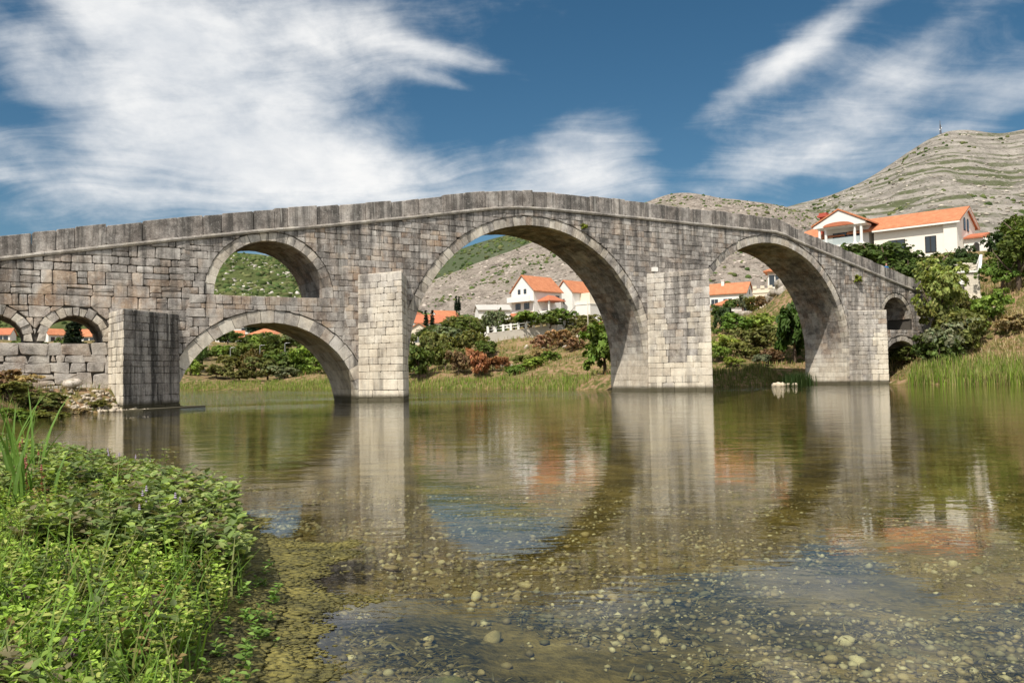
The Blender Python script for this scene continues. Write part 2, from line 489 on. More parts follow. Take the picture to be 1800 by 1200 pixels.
# ---- wall stones of the upstream face
def wall_polys():
    def courses(z0, fixed, lo, hi):
        out = [z0]; fx = sorted(fixed)
        while out[-1] < 14:
            nx = out[-1] + rng.uniform(lo, hi)
            for f_ in fx:
                if out[-1] < f_ - .02 and nx > f_ - lo * .6: nx = f_; break
            out.append(nx)
        return out
    for (sa, sb, lo, hi, fixed, l0, l1) in ((S0, -20.4, .34, .70, (3.46, 5.85), .40, 1.1), (-20.4, -11.4, .30, .52, (5.62, 6.12), .42, .95), (-11.4, 34.5, .31, .46, (), .34, .86), (34.5, S1, .28, .42, (4.9,), .32, .8)):
        cz_ = courses(-1.25, fixed, lo, hi)
        for i in range(len(cz_) - 1):
            z0, z1 = cz_[i], cz_[i + 1]
            s = sa - rng.uniform(0, .5) * (sa > S0)
            while s < sb - .02:
                k = (z1 - z0)
                ln = rng.uniform(l0, l1) * (.6 + k)
                if rng.random() < .12: ln *= .5
                e = min(s + ln, sb)
                if sb - e < .25: e = sb
                # some stones are split in two thin courses
                w0 = .035 * math.sin(.33 * s + i) if not any(abs(z0 - f_) < .01 for f_ in fixed) else 0
                w1 = .035 * math.sin(.33 * s + i + 1) if not any(abs(z1 - f_) < .01 for f_ in fixed) else 0
                if k > .55 and rng.random() < .35:
                    zm = z0 + k * rng.uniform(.35, .65)
                    yield s, e, z0 + w0, zm
                    yield s, e, zm, z1 + w1
                else:
                    yield s, e, z0 + w0, z1 + w1
                s = e
for (s0_, s1_, z0_, z1_) in wall_polys():
    P = np.array([(s0_, z0_), (s1_, z0_), (s1_, z1_), (s0_, z1_)])
    cx_, cz_ = (s0_ + s1_) / 2, (z0_ + z1_) / 2
    if cx_ < -24.4 and cz_ < 3.2:                                   # rubble-like big boulders low on the left
        P = P + np.array([[rng.uniform(-.09, .09), rng.uniform(-.08, .08)] for _ in P])
    # below the cornice
    zt = z_cor(cx_) - .20; sl_ = (z_cor(cx_ + .4) - z_cor(cx_ - .4)) / .8
    P = clip(P, np.array([cx_, zt]), np.array([sl_, -1.0]))
    if len(P) < 3: continue
    dead = False
    for name, (cs, cz, Ra, q, sill, wv) in ARCH.items():
        Re = Ra + q + .012
        if len(P) < 3: break
        m = P.mean(0)
        if abs(m[0] - cs) > Re + 1.2: continue
        if sill is not None and m[1] < sill + .02: continue
        if m[1] < cz:                                               # beside the jamb
            if sill is None and cz < 0: pass
            sg = 1 if m[0] > cs else -1
            if abs(m[0] - cs) < Re - .35: dead = True; break
            P = clip(P, np.array([cs + sg * Re, 0]), np.array([sg, 0.]))
            if len(P) >= 3 and P[:, 1].max() > cz + .05:
                d = P.mean(0) - np.array([cs, cz])
        else:
            d = m - np.array([cs, cz]); L = np.linalg.norm(d)
            if L < Re - .45: dead = True; break
            if L < Re + 1.2:
                n_ = d / L
                P = clip(P, np.array([cs, cz]) + n_ * Re, n_)
                if len(P) >= 3:
                    d = P.mean(0) - np.array([cs, cz]); n_ = d / np.linalg.norm(d)
                    P = clip(P, np.array([cs, cz]) + n_ * Re, n_)
    if dead or len(P) < 3: continue
    P = tidy(P)
    if len(P) < 3 or area(P) < .025: continue
    m = P.mean(0)
    hid = False
    for (sl0, sa_, ta_, sr0, zt_, ch) in CUT.values():              # behind a cutwater
        if sl0 + .15 < P[:, 0].min() and P[:, 0].max() < sr0 - .15 and P[:, 1].max() < zt_ - .1: hid = True
    if hid or P[:, 1].max() < -.6: continue
    big_ = m[0] < -20
    V, F = block(P, front, .22, rng.uniform(-.012, .03) + (.02 if big_ else 0), .03 if big_ else .02, .012 if big_ else .008, .045 if big_ else .022, .7 if big_ else .4)
    put('wall_block', area(P) * (48 / (57 + m[0] * .52)) ** 2, V, F, tone_at(m[0], m[1]))

# ---- cornice and parapet
s = S0
while s < S1:
    e = min(s + rng.uniform(.9, 1.7), S1)
    za, zb = z_cor(s), z_cor(e)
    o1 = .15 + rng.uniform(-.02, .02)
    V = []
    for (u, zc_) in ((s + .004, za), (e - .004, zb)):
        for (t, z) in ((.5, -.20), (-o1 * .55, -.20), (-o1, -.10), (-o1 * .96, -.015), (-o1 * .8, .0), (.5, .0)):
            V.append((u, t, zc_ + z + rng.uniform(-.008, .008)))
    F = [(i, (i + 1) % 6, 6 + (i + 1) % 6, 6 + i) for i in range(6)] + [(5, 4, 3, 2, 1, 0), (6, 7, 8, 9, 10, 11)]
    put('cornice_stone', e - s, V, F, (.55 + .3 * rng.random(), .05, .35, .35 * rng.random()))
    s = e
s = S0
while s < S1:
    e = min(s + (rng.uniform(.75, 1.75) if s < 24 else rng.uniform(.6, 1.2)), S1)
    dz_ = rng.uniform(-.05, .06)
    for back in (0, 1):
        t0, t1 = (.03, .36) if not back else (BW - .36, BW - .03)
        P = np.array([(s, z_cor(s) - .0), (e, z_cor(e) - .0), (e, z_par(e) + dz_ + rng.uniform(-.02, .02)), (s, z_par(s) + dz_ + rng.uniform(-.02, .02))])
        pr = rng.uniform(-.025, .025)
        V, F = block(P, lambda u, v, w, t0=t0: (u, t0 - w, v), t1 - t0, pr, .035, .006, .03, .9)
        n_ = (len(V) - 1) // 3
        F = F + [tuple(range(n_))[::-1]]
        put('parapet_slab' if not back else 'far_parapet', area(P), V, F, tone_at((s + e) / 2, P[:, 1].mean(), 'para'))
    s = e

# ---- cutwaters
cut_core = {}
for cname, (sL, sA, tA, sR, zt, ch) in CUT.items():
    co = empty('cutwater'); co.parent = bridge; cut_core[cname] = co
    L_, A_, R_ = np.array([sL, .0]), np.array([sA, tA]), np.array([sR, .0])
    cen = np.array([(sL + sR) / 2, -.1])
    z = -1.3
    zs = [z]
    while zs[-1] < zt - .05:
        nz_ = zs[-1] + ch * rng.uniform(.8, 1.25) * (1.35 if zs[-1] < 1.6 else 1)
        if zt - nz_ < ch * .5: nz_ = zt
        zs.append(nz_)
    for i in range(len(zs) - 1):
        for fi, (pa, pb) in enumerate(((L_, A_), (A_, R_))):
            ln = np.linalg.norm(pb - pa); u = 0.0
            d = (pb - pa) / ln
            nr = np.array([d[1], -d[0]])
            if nr @ (pa - cen) < 0: nr = -nr
            batter = .012
            while u < ln - .02:
                e = u + rng.uniform(.42, .95) * (1.25 if zs[i] < 1.6 else 1)
                if ln - e < .3: e = ln
                def to3(uu, vv, w_, pa=pa, d=d, nr=nr):
                    p = pa + d * uu + nr * w_
                    if w_ < -.1:                                  # mitre towards the core
                        p = cen + (pa + d * uu - cen) * .72
                    p = cen + (p - cen) * (1 + batter * (3.5 - vv) / 4)
                    return (p[0], p[1], vv)
                V, F = block([(u, zs[i]), (e, zs[i]), (e, zs[i + 1]), (u, zs[i + 1])], to3, .3, rng.uniform(-.016, .016), .018, .007, .024, .6)
                vis = {('p1', 0): .6, ('p1', 1): 1.0}.get((cname, fi), 1.0 if fi == 0 else .02)
                tn = tone_at(cen[0], max(zs[i], 0), 'cut')
                if (cname, fi) == ('p1', 1): tn = (tn[0] * .5 - .1, .1, .03, 1.3)  # face turned from the sun: black crust, plus shade put into the tone
                if cname == 'p3' and fi == 0 and .25 < u / ln < .62 and 1.8 < zs[i] < 8: tn = (tn[0] * .8, tn[1], tn[2] * .35, .75)
                if cname == 'p4' and fi == 0 and u / ln < .5: tn = (tn[0] * .8, tn[1], tn[2] * .5, .5)
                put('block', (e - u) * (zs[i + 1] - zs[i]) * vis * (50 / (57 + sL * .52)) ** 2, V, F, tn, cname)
                u = e
    a = Acc()
    def sc2(k, z): return [tuple(cen + (p - cen) * k) + (z,) for p in (L_, A_, R_)]
    a.add(sc2(.97, -1.6) + sc2(.955, zt - .06), [(0, 2, 1), (3, 4, 5), (0, 1, 4, 3), (1, 2, 5, 4), (2, 0, 3, 5)])
    a.obj('core', M_MORTAR, co)
    # paving of the flat top
    a = Acc()
    nn = 5
    for k in range(nn):
        f0, f1 = k / nn, (k + 1) / nn
        P = [L_ + (R_ - L_) * f0, L_ + (R_ - L_) * f1, A_ + (R_ - L_) * .0 + (L_ + (R_ - L_) * f1 - A_) * .0, ]
        P = [L_ + (R_ - L_) * (f0 + .008), L_ + (R_ - L_) * (f1 - .008), A_]
        P = [cen + (p - cen) * .985 for p in P]
        h = zt + rng.uniform(-.015, .03)
        v = [tuple(p) + (zt - .1,) for p in P] + [tuple(p) + (h,) for p in P]
        a.add(v, [(3, 4, 5), (0, 1, 4, 3), (1, 2, 5, 4), (2, 0, 3, 5)], (.75, .0, .75, .1))
    a.obj('cap', M_STONE, co)

# ---- pieces to objects: the largest of each kind are parts, the rest one joined mesh
LIMIT = dict(wall_block=300, soffit_stone=290, voussoir=300, block=300, parapet_slab=200, cornice_stone=200, jamb_stone=150, far_parapet=0)
def emit(kind, items, cap, par_of):
    items = sorted(items, key=lambda q: -q[0])
    rest = {}
    for i, (size, V, F, tone, par) in enumerate(items):
        if i < cap:
            V = np.array(V); c = V.mean(0)
            link(kind, mesh(kind, V - c, F, M_STONE, [tone] * len(V)), par_of(par), tuple(c))
        else:
            rest.setdefault(par, Acc()).add(V, F, tone)
    for par, a in rest.items():
        nm = {'far_parapet': 'far_parapet', 'wall_block': 'small_masonry', 'soffit_stone': 'barrel_masonry', 'block': 'small_masonry'}.get(kind, kind + '_masonry')
        tag(a.obj(nm, M_STONE, par_of(par)), kind='stuff')
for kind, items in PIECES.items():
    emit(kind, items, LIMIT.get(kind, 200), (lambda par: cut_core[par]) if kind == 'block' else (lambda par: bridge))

# ---- core behind the stones
outl = [(S0, -2.6), (S1, -2.6)] + [(s_, z_cor(s_) - .08) for s_ in np.linspace(S1, S0, 90)]
holes = []
for name, (cs, cz, Ra, q, sill, wv) in ARCH.items():
    Rh = Ra + .16
    hp = []
    if sill is None:
        b0 = -1.9
        aa0 = 0.0 if cz > 0 else -.12
        hp = [(cs - Rh, b0), (cs + Rh, b0)]
    else:
        b0 = sill - .04; aa0 = 0.0
        hp = [(cs - Rh, b0), (cs + Rh, b0)] if b0 < cz - .05 else []
    for a_ in np.linspace(aa0, math.pi - aa0, 40):
        hp.append((cs + math.cos(a_) * Rh, cz + math.sin(a_) * Rh))
    holes.append(hp)
# the right-hand low arch lies under the upper one and stays clear of it; the left upper arch clear of the lower one
vs = []; es = []; fs = []
for lp in [outl] + holes:
    b = len(vs); n = len(lp); vs += [Vector(p) for p in lp]; fs.append(list(range(b, b + n)))
vo, eo, fo, ov, oe, of = delaunay_2d_cdt(vs, [], fs, 2, 1e-5)
cnt = {}
for f in fo:
    for i in range(len(f)):
        e_ = (f[i], f[(i + 1) % len(f)]); cnt[e_] = 1
n = len(vo)
V = [(p[0], .09, p[1]) for p in vo] + [(p[0], BW - .03, p[1]) for p in vo]
F = [tuple(f) for f in fo] + [tuple(i + n for i in f)[::-1] for f in fo]
F += [(b, a, a + n, b + n) for (a, b) in cnt if (b, a) not in cnt]
core = link('wall_core', mesh('wall_core', V, F, M_MORTAR), bridge)
# far face of the wall: coursed stone in one sheet (its back is away from the photograph)
# ------------------------------------------------------------------ terrain
SHORE = np.array([(14, -8), (5, -2.0), (1.0, 0.9), (-.75, 2.6), (-1.25, 4.1), (-1.5, 5.6), (-2.7, 8.9), (-4.9, 11.6), (-7.8, 13.6), (-14, 17), (-20.5, 23), (-20.6, 28), (-19.3, 31.8), (-20.4, 36.0), (-21.4, 39.6), (-19.6, 41.2),
                  (-19.0, 42.3), (-17.6, 46.5), (-21.5, 50.5), (-27, 60), (-43, 90), (-62, 119), (-48, 122), (-36, 121), (-20.7, 105), (-10, 97), (-3, 91), (3, 84), (5.6, 77), (8.6, 72.6), (12, 73.8), (18, 76.2), (24, 77.6), (26.6, 80.5),
                  (31, 83), (33.8, 79.5), (32.6, 75), (33.0, 71.6), (36.6, 69.0), (39.6, 66.3), (48, 58), (60, 40), (75, 10), (80, -20), (40, -20)], float)
def shore_dist(x, y):
    """distance to the shore, positive on land"""
    x = np.asarray(x, float); y = np.asarray(y, float)
    best = np.full(x.shape, 1e9); ins = np.zeros(x.shape, bool)
    n = len(SHORE)
    for i in range(n):
        a, b = SHORE[i], SHORE[(i + 1) % n]
        ex, ey = b - a
        k = np.clip(((x - a[0]) * ex + (y - a[1]) * ey) / (ex * ex + ey * ey), 0, 1)
        best = np.minimum(best, np.hypot(x - a[0] - k * ex, y - a[1] - k * ey))
        c = (a[1] > y) != (b[1] > y)
        with np.errstate(divide='ignore', invalid='ignore'):
            xi = (b[0] - a[0]) * (y - a[1]) / (b[1] - a[1] + 1e-12) + a[0]
        ins ^= c & (x < xi)
    return np.where(ins, -best, best)
def vnoise(x, y, seed=0):
    """smooth value noise"""
    x = np.asarray(x, float); y = np.asarray(y, float)
    xi = np.floor(x).astype(np.int64); yi = np.floor(y).astype(np.int64)
    fx = x - xi; fy = y - yi
    fx = fx * fx * (3 - 2 * fx); fy = fy * fy * (3 - 2 * fy)
    def h(a, b):
        n = (a * 374761393 + b * 668265263 + seed * 1442695041) & 0xffffffff
        n = ((n ^ (n >> 13)) * 1274126177) & 0xffffffff
        return ((n ^ (n >> 16)) & 0xffff) / 65535.0
    return (h(xi, yi) * (1 - fx) + h(xi + 1, yi) * fx) * (1 - fy) + (h(xi, yi + 1) * (1 - fx) + h(xi + 1, yi + 1) * fx) * fy
def fbm(x, y, oct=5, seed=0, gain=.5):
    s = 0; a = .5; 
    for i in range(oct):
        s = s + a * (vnoise(x * 2 ** i, y * 2 ** i, seed + i * 7) - .5); a *= gain
    return s
LAND = np.array([(-3, 5, .12), (-5, 9, .16), (-8, 12, .22), (-12, 12, .4), (-6, 3, .3), (-2, 0, .3), (-20, 15, .8), (-30, 25, 1.1), (-24, 33, .55), (-24, 38, .8), (-25, 41.5, 1.05), (-31, 37, 1.2), (-42, 38, 2.0), (-60, 35, 3),
                 (-24, 46, 1.0), (-45, 60, 2.2), (-60, 90, 3.2), (-80, 130, 7), (-36, 126, .8), (-36, 140, 2), (-40, 168, 4.6), (-60, 172, 4.8), (-20, 112, 1), (-22, 130, 2.6), (-20, 165, 5.2), (-45, 200, 7.5), (-80, 232, 10.5), (-60, 262, 15), (-100, 250, 14), (-140, 200, 12),
                 (-150, 100, 6), (-3, 95, .7), (-3, 103, 2.0), (0, 111, 4.6), (2, 117, 6.2), (5, 135, 7.2), (-12, 105, 1.7), (-13, 122, 5.2), (-12, 145, 6.6), (6, 82, .8), (9, 82, 1.3), (10, 92, 3.2), (12, 105, 5.6), (18, 82, 1.1), (21, 90, 2.8), (22, 104, 6.0), (25, 118, 8.2), (28, 132, 10.4), (34, 150, 11),
                 (28, 86, 1.8), (34, 92, 4.0), (34, 73, .5), (37, 73, 1.2), (40, 76.5, 3.0), (45, 80, 6.2), (52, 84, 9.2), (41, 84, 4.8), (46, 91, 8.4), (60, 90, 12), (44, 112, 14.8), (58, 108, 15.6), (70, 104, 16.5), (75, 80, 12), (60, 70, 7), (70, 50, 6), (90, 20, 5), (55, 60, 2.5),
                 (0, 200, 12), (5, 180, 12.0), (20, 186, 12.2), (40, 158, 10.2), (43, 136, 10.4), (48, 185, 13.2), (50, 170, 12.6), (70, 220, 18), (0, 300, 18), (120, 300, 30), (-100, 330, 20), (150, 150, 24), (70, 140, 17), (120, 80, 20), (100, -10, 6)])
def ground_z(x, y):
    x = np.asarray(x, float); y = np.asarray(y, float)
    d = shore_dist(x, y)
    num = np.zeros(x.shape); den = np.zeros(x.shape)
    for (a, b, c) in LAND:
        q = 1.0 / (((x - a) ** 2 + (y - b) ** 2) + .6) ** 1.75
        num += c * q; den += q
    H = num / den
    k = np.clip(d / np.clip(H * 2.2, .8, 14), 0, 1); k = k * k * (3 - 2 * k)
    land = .02 + np.minimum(.10 * np.maximum(d, 0), .15) + H * k + fbm(x * .25, y * .25, 4, 3) * np.clip(d * .15, 0, .55) + fbm(x * 1.3, y * 1.3, 3, 9) * np.clip(d * .06, 0, .22)
    dw = np.maximum(-d, 0)
    bed = -np.minimum(.06 + .20 * dw, .30 + .012 * dw + .004 * np.clip(y, 0, 60)) - np.clip(dw * .05, 0, .30) + fbm(x * .7, y * .7, 4, 5) * np.clip(dw * .3, 0, .14)
    return np.where(d > 0, land, bed)
def gz(x, y): return float(ground_z(np.array([x]), np.array([y]))[0])

nr, nc = 330, 420
ys = np.concatenate([np.linspace(-14, 1.6, 14)[:-1], np.geomspace(1.6, 430, nr)])
us = np.linspace(-1.25, 1.25, nc)
YY, UU = np.meshgrid(ys, us, indexing='ij')
XX = UU * np.maximum(YY * .92 + 14, 12)
ZZ = ground_z(XX, YY)
V = np.stack([XX, YY, ZZ], -1).reshape(-1, 3)
n0, n1 = len(ys), nc
idx = np.arange(n0 * n1).reshape(n0, n1)
Fq = np.stack([idx[:-1, :-1], idx[:-1, 1:], idx[1:, 1:], idx[1:, :-1]], -1).reshape(-1, 4)
def ground_mat():
    m, t, b = new_mat('earth')
    p = t.new('ShaderNodeNewGeometry').outputs['Position']
    z = t.sep(p)[2]
    n1_ = t.noise(p, .25, 5, .6); n2_ = t.noise(p, 1.7, 6, .65); n3_ = t.noise(p, 11.0, 5, .65)
    grass = t.ramp(t.math('ADD', t.math('MULTIPLY', n1_, .6), t.math('MULTIPLY', n2_, .5)), [(.35, (.045, .062, .016)), (.5, (.10, .105, .030)), (.62, (.23, .175, .075)), (.75, (.33, .25, .14))])
    soil = t.ramp(n3_, [(.3, (.15, .09, .055)), (.6, (.36, .235, .15)), (.8, (.54, .41, .30))])
    land = t.mix(t.step(n2_, .46, .60), grass, soil)
    silt = t.ramp(t.math('ADD', t.math('MULTIPLY', n2_, .6), t.math('MULTIPLY', n3_, .5)), [(.34, (.06, .052, .018)), (.48, (.15, .122, .050)), (.62, (.30, .245, .13)), (.80, (.46, .40, .27))])
    vo = t.new('ShaderNodeTexVoronoi', i_Vector=t.vmath('ADD', p, t.scale(t.new('ShaderNodeTexNoise', i_Vector=p, i_Scale=9.0).outputs['Color'], (.06, .06, .06))), i_Scale=17.0)
    grav = t.mix(t.step(vo.outputs['Distance'], .12, .62), t.mix(t.sep(vo.outputs['Color'])[0], (.26, .205, .11), (.62, .55, .41)), (.07, .06, .022))
    silt = t.mix(t.step(t.math('ADD', t.math('MULTIPLY', n2_, .7), t.math('MULTIPLY', n1_, .5)), .60, .48), silt, grav)
    silt = t.mix(1.0, silt, t.mix(t.step(t.noise(p, .55, 4, .6), .40, .60), (.46, .40, .24), (.88, .76, .52)), 'MULTIPLY')
    t.put(b.inputs['Base Color'], t.mix(t.step(z, -.03, .06), silt, land))
    b.inputs['Roughness'].default_value = .95; b.inputs['Specular IOR Level'].default_value = .1
    bump(t, b, t.math('ADD', n2_, n3_), .8, .08)
    return m
M_EARTH = ground_mat()
ground = link('ground', npmesh('ground', V, Fq, M_EARTH, smooth=True))
tag(ground, 'river bed and grassy earth banks rising to the terraces', 'ground', kind='structure')

# ------------------------------------------------------------------ water
def water_mat():
    m, t, b = new_mat('river_water')
    t.n.remove(b)
    out = [x for x in t.n if x.type == 'OUTPUT_MATERIAL'][0]
    p = t.new('ShaderNodeNewGeometry').outputs['Position']
    px_, py_, pz_ = t.sep(p)
    # long low swell, small wind ripples, a rougher run of water in front of the piers
    wrp = t.vmath('ADD', p, t.scale(t.new('ShaderNodeTexNoise', i_Vector=p, i_Scale=.5, i_Detail=2).outputs['Color'], (.7, .7, 0)))
    a = t.noise(t.scale(wrp, (.55, 1.5, 1)), 1.15, 3, .5)
    b_ = t.noise(t.scale(wrp, (.8, 1.7, 1)), 4.2, 3, .55)
    c = t.noise(t.scale(wrp, (1, 1.5, 1)), 13.0, 2, .5)
    s_ = t.math('ADD', t.math('MULTIPLY', px_, math.cos(TH)), t.math('MULTIPLY', t.math('SUBTRACT', py_, 57.), math.sin(TH)))
    t_ = t.math('SUBTRACT', t.math('MULTIPLY', t.math('SUBTRACT', py_, 57.), math.cos(TH)), t.math('MULTIPLY', px_, math.sin(TH)))
    wind = t.noise(t.scale(p, (.05, .16, 1)), 1.0, 3, .55)
    riff = t.math('MULTIPLY', t.step(t_, -13., -3.), t.step(wind, .36, .56))
    amp = t.math('ADD', .14, t.math('ADD', t.math('MULTIPLY', riff, 1.9), t.math('MULTIPLY', t.step(py_, 5., 30.), .30)))
    h = t.math('ADD', t.math('MULTIPLY', a, .55), t.math('ADD', t.math('MULTIPLY', b_, .16), t.math('MULTIPLY', c, .028)))
    bp = t.new('ShaderNodeBump', i_Strength=amp, i_Distance=.052, i_Height=h)
    fr = t.new('ShaderNodeFresnel', i_IOR=1.333, i_Normal=bp.outputs[0])
    gl = t.new('ShaderNodeBsdfGlossy', i_Color=(.96, .97, .97, 1), i_Roughness=.008, i_Normal=bp.outputs[0])
    tr = t.new('ShaderNodeBsdfTransparent', i_Color=(.85, .90, .75, 1))
    mx = t.new('ShaderNodeMixShader', i_0=fr.outputs[0], i_1=tr.outputs[0], i_2=gl.outputs[0])
    t.l.new(mx.outputs[0], out.inputs[0])
    return m
M_WATER = water_mat()
wv = [(-130, -13, 0), (110, -13, 0), (110, 135, 0), (-130, 135, 0)]
water = link('river', mesh('river', wv, [(0, 1, 2, 3)], M_WATER))
tag(water, 'clear shallow green river water with gentle ripples', 'river', kind='structure')

# ------------------------------------------------------------------ hills and mountains
def hill_mat(name, rock, rock2, green, cover, scl, strata=0.0):
    m, t, b = new_mat(name)
    p = t.new('ShaderNodeNewGeometry').outputs['Position']
    q = t.scale(p, (scl, scl * .55, scl * 1.3))
    n1_ = t.noise(q, 1.0, 6, .62, .3); n2_ = t.noise(q, 6.0, 7, .68); n3_ = t.noise(q, 19.0, 5, .72); n4_ = t.noise(q, 42.0, 3, .6)
    rk = t.ramp(t.math('ADD', t.math('MULTIPLY', n2_, .55), t.math('MULTIPLY', n3_, .45)), [(.34, tuple(c * .45 for c in rock)), (.5, rock), (.66, rock2)])
    if strata:
        wv_ = t.new('ShaderNodeTexWave', i_Vector=t.scale(p, (.0007, .0007, .020)), i_Scale=strata, i_Distortion=9.0, i_Detail=6.0, i_Detail_Scale=1.2, bands_direction='Z').outputs['Fac']
        rk = t.mix(t.math('MULTIPLY', t.step(wv_, .35, .9), .24), rk, tuple(c * .42 for c in rock))
        gl_ = t.math('MULTIPLY', t.step(wv_, .3, .8), .10)
    else:
        gl_ = 0.0
    cov = t.math('ADD', t.math('ADD', t.math('MULTIPLY', n1_, .62), t.math('MULTIPLY', n2_, .28)), t.math('ADD', t.math('MULTIPLY', n3_, .34), gl_))
    gr = t.mix(n4_, tuple(c * .55 for c in green), tuple(c * 1.5 for c in green))
    c = t.mix(t.step(cov, cover - .04, cover + .09), rk, gr)
    dots = t.step(n4_, .58, .66)
    c = t.mix(t.math('MULTIPLY', dots, .65), c, tuple(c_ * .6 for c_ in green))
    t.put(b.inputs['Base Color'], c)
    b.inputs['Roughness'].default_value = 1.0; b.inputs['Specular IOR Level'].default_value = 0.0
    bump(t, b, t.math('ADD', n2_, t.math('MULTIPLY', n3_, .8)), .9, 8.0 if scl < .01 else 4.0)
    return m
def hill(name, label, crest, yb, yc, zb, mat, seed, rough, gul):
    """crest: the skyline as photograph pixels; it stands at the distance yc, the foot at yb"""
    cp = np.array(crest, float)
    pxs = np.linspace(cp[0, 0], cp[-1, 0], 300)
    pys = np.interp(pxs, cp[:, 0], cp[:, 1])
    pys = np.convolve(np.pad(pys, 4, 'edge'), np.ones(9) / 9, 'valid')
    v_ = np.concatenate([np.linspace(0, 1, 90), np.linspace(1.02, 1.5, 24)])
    D = np.array([ray(a, b) for a, b in zip(pxs, pys)])
    ux = D[:, 0] / D[:, 1]; uz = D[:, 2] / D[:, 1]
    Y = yb + (yc - yb) * v_[:, None] + 0 * ux[None, :]
    X = ux[None, :] * Y
    hc = uz[None, :] * yc + CAM_H
    prof = np.where(v_ <= 1, v_ ** 1.12, 1 - (v_ - 1) * .9)
    Z = zb + (hc - zb) * prof[:, None]
    k = np.clip(1 - np.abs(v_ - .5) * 2, 0, 1)[:, None] * 1.0
    g = np.abs(fbm(X / gul, Y / gul * .5, 5, seed)) * 2
    Z = Z + (-g * rough * .9 + fbm(X / gul * 4, Y / gul * 4, 4, seed + 3) * rough * .5) * np.clip(np.minimum(v_ * 6, np.abs(v_ - 1) * 4 + .12), 0, 1)[:, None]
    n0, n1 = Z.shape
    idx = np.arange(n0 * n1).reshape(n0, n1)
    Fq = np.stack([idx[:-1, :-1], idx[:-1, 1:], idx[1:, 1:], idx[1:, :-1]], -1).reshape(-1, 4)
    o = link(name, npmesh(name, np.stack([X, Y, Z], -1).reshape(-1, 3), Fq, mat, smooth=True))
    tag(o, label, name, kind='structure')
    HILLS[name] = (X, Y, Z, v_)
    return o
HILLS = {}
KROCK = (.33, .285, .245); KPALE = (.50, .445, .39)
hill('mountain', 'bare layered limestone mountain with an antenna on its summit', [(1000, 470), (1150, 430), (1300, 390), (1400, 357), (1450, 346), (1500, 328), (1540, 306), (1580, 280), (1620, 252), (1648, 233), (1680, 228), (1720, 230), (1755, 236), (1800, 226), (1900, 210), (2050, 190), (2300, 230), (2700, 330)],
     700, 2300, 15, hill_mat('mountain_rock', (.295, .27, .24), (.40, .37, .335), (.095, .105, .058), .70, .0032, .62), 4, 110, 420)
hill('grey_hill', 'grey rocky karst hill behind the houses', [(500, 560), (640, 535), (700, 515), (760, 492), (830, 465), (900, 437), (940, 424), (1000, 404), (1080, 372), (1140, 352), (1180, 335), (1225, 338), (1280, 351), (1330, 352), (1400, 368), (1500, 384), (1600, 400), (1800, 420), (2100, 440), (2500, 500)],
     330, 1100, 18, hill_mat('grey_karst', KROCK, KPALE, (.080, .092, .045), .70, .009), 9, 46, 180)
hill('far_hill', 'distant green and grey hill behind the main arch', [(300, 500), (480, 470), (640, 452), (740, 444), (800, 437), (837, 425), (880, 414), (940, 404), (1000, 400), (1100, 410), (1250, 440)],
     900, 1900, 15, hill_mat('far_scrub', (.27, .25, .21), KPALE, (.085, .105, .060), .50, .005), 15, 90, 350)
hill('scrub_hill', 'green hill covered with low scrub and pale rocks', [(-900, 470), (-500, 450), (-200, 430), (0, 436), (200, 447), (330, 446), (420, 443), (470, 449), (540, 462), (620, 480), (700, 500), (780, 525), (880, 548)],
     300, 900, 14, hill_mat('scrub', (.36, .33, .28), (.56, .53, .47), (.095, .115, .045), .47, .013), 21, 36, 150)

# scrub and pale stones on the slopes: real little bodies, too many to count
def icos():
    bm = bmesh.new(); bmesh.ops.create_icosphere(bm, subdivisions=1, radius=1.0)
    v = np.array([p.co[:] for p in bm.verts]); f = np.array([[q.index for q in fc.verts] for fc in bm.faces]); bm.free(); return v, f
ICV, ICF = icos()
def speckle_mat(name, rough=1.0):
    m, t, b = new_mat(name)
    t.put(b.inputs['Base Color'], t.new('ShaderNodeVertexColor', layer_name='tone').outputs[0]); b.inputs['Roughness'].default_value = rough; b.inputs['Specular IOR Level'].default_value = 0.0
    return m
M_SPECK = speckle_mat('slope_scrub')
def speckle(hname, name, label, n, size, cols, seed, vlo, vhi, thr, nscale, flat=.75):
    X, Y, Z, v_ = HILLS[hname]; g = np.random.default_rng(seed)
    n0 = int(np.searchsorted(v_, vlo)); n1 = int(np.searchsorted(v_, vhi))
    fi = g.uniform(n0, n1 - 1.01, n * 4); fj = g.uniform(0, X.shape[1] - 1.01, n * 4)
    i, j = fi.astype(int), fj.astype(int); a, b = fi - i, fj - j
    def bl(A): return (A[i, j] * (1 - b) + A[i, j + 1] * b) * (1 - a) + (A[i + 1, j] * (1 - b) + A[i + 1, j + 1] * b) * a
    x, y, z = bl(X), bl(Y), bl(Z)
    k = fbm(x / nscale, y / nscale, 4, seed) + g.normal(size=len(x)) * .09 > thr
    px = x / y
    k &= (px > -.75) & (px < .75)
    p = np.stack([x, y, z], 1)[k][:n]; m = len(p)
    s = size * g.uniform(.45, 1.5, (m, 1, 1)) * np.array([1, 1, flat]) * g.uniform(.7, 1.4, (m, 1, 3))
    V = p[:, None, :] + ICV[None] * s * g.uniform(.7, 1.25, (m, len(ICV), 1))
    F = (np.arange(m) * len(ICV))[:, None, None] + ICF[None]
    c = np.array(cols)[g.integers(0, len(cols), m)] * g.uniform(.7, 1.3, (m, 1))
    T = np.concatenate([np.repeat(c, len(ICV), 0), np.ones((m * len(ICV), 1))], 1)
    o = link(name, npmesh(name, V.reshape(-1, 3), F.reshape(-1, 3), M_SPECK, T)); tag(o, label, 'scrub' if 'scrub' in name else 'rocks', kind='stuff')
SG = [(.075, .105, .035), (.10, .125, .045), (.055, .085, .03), (.13, .14, .06)]
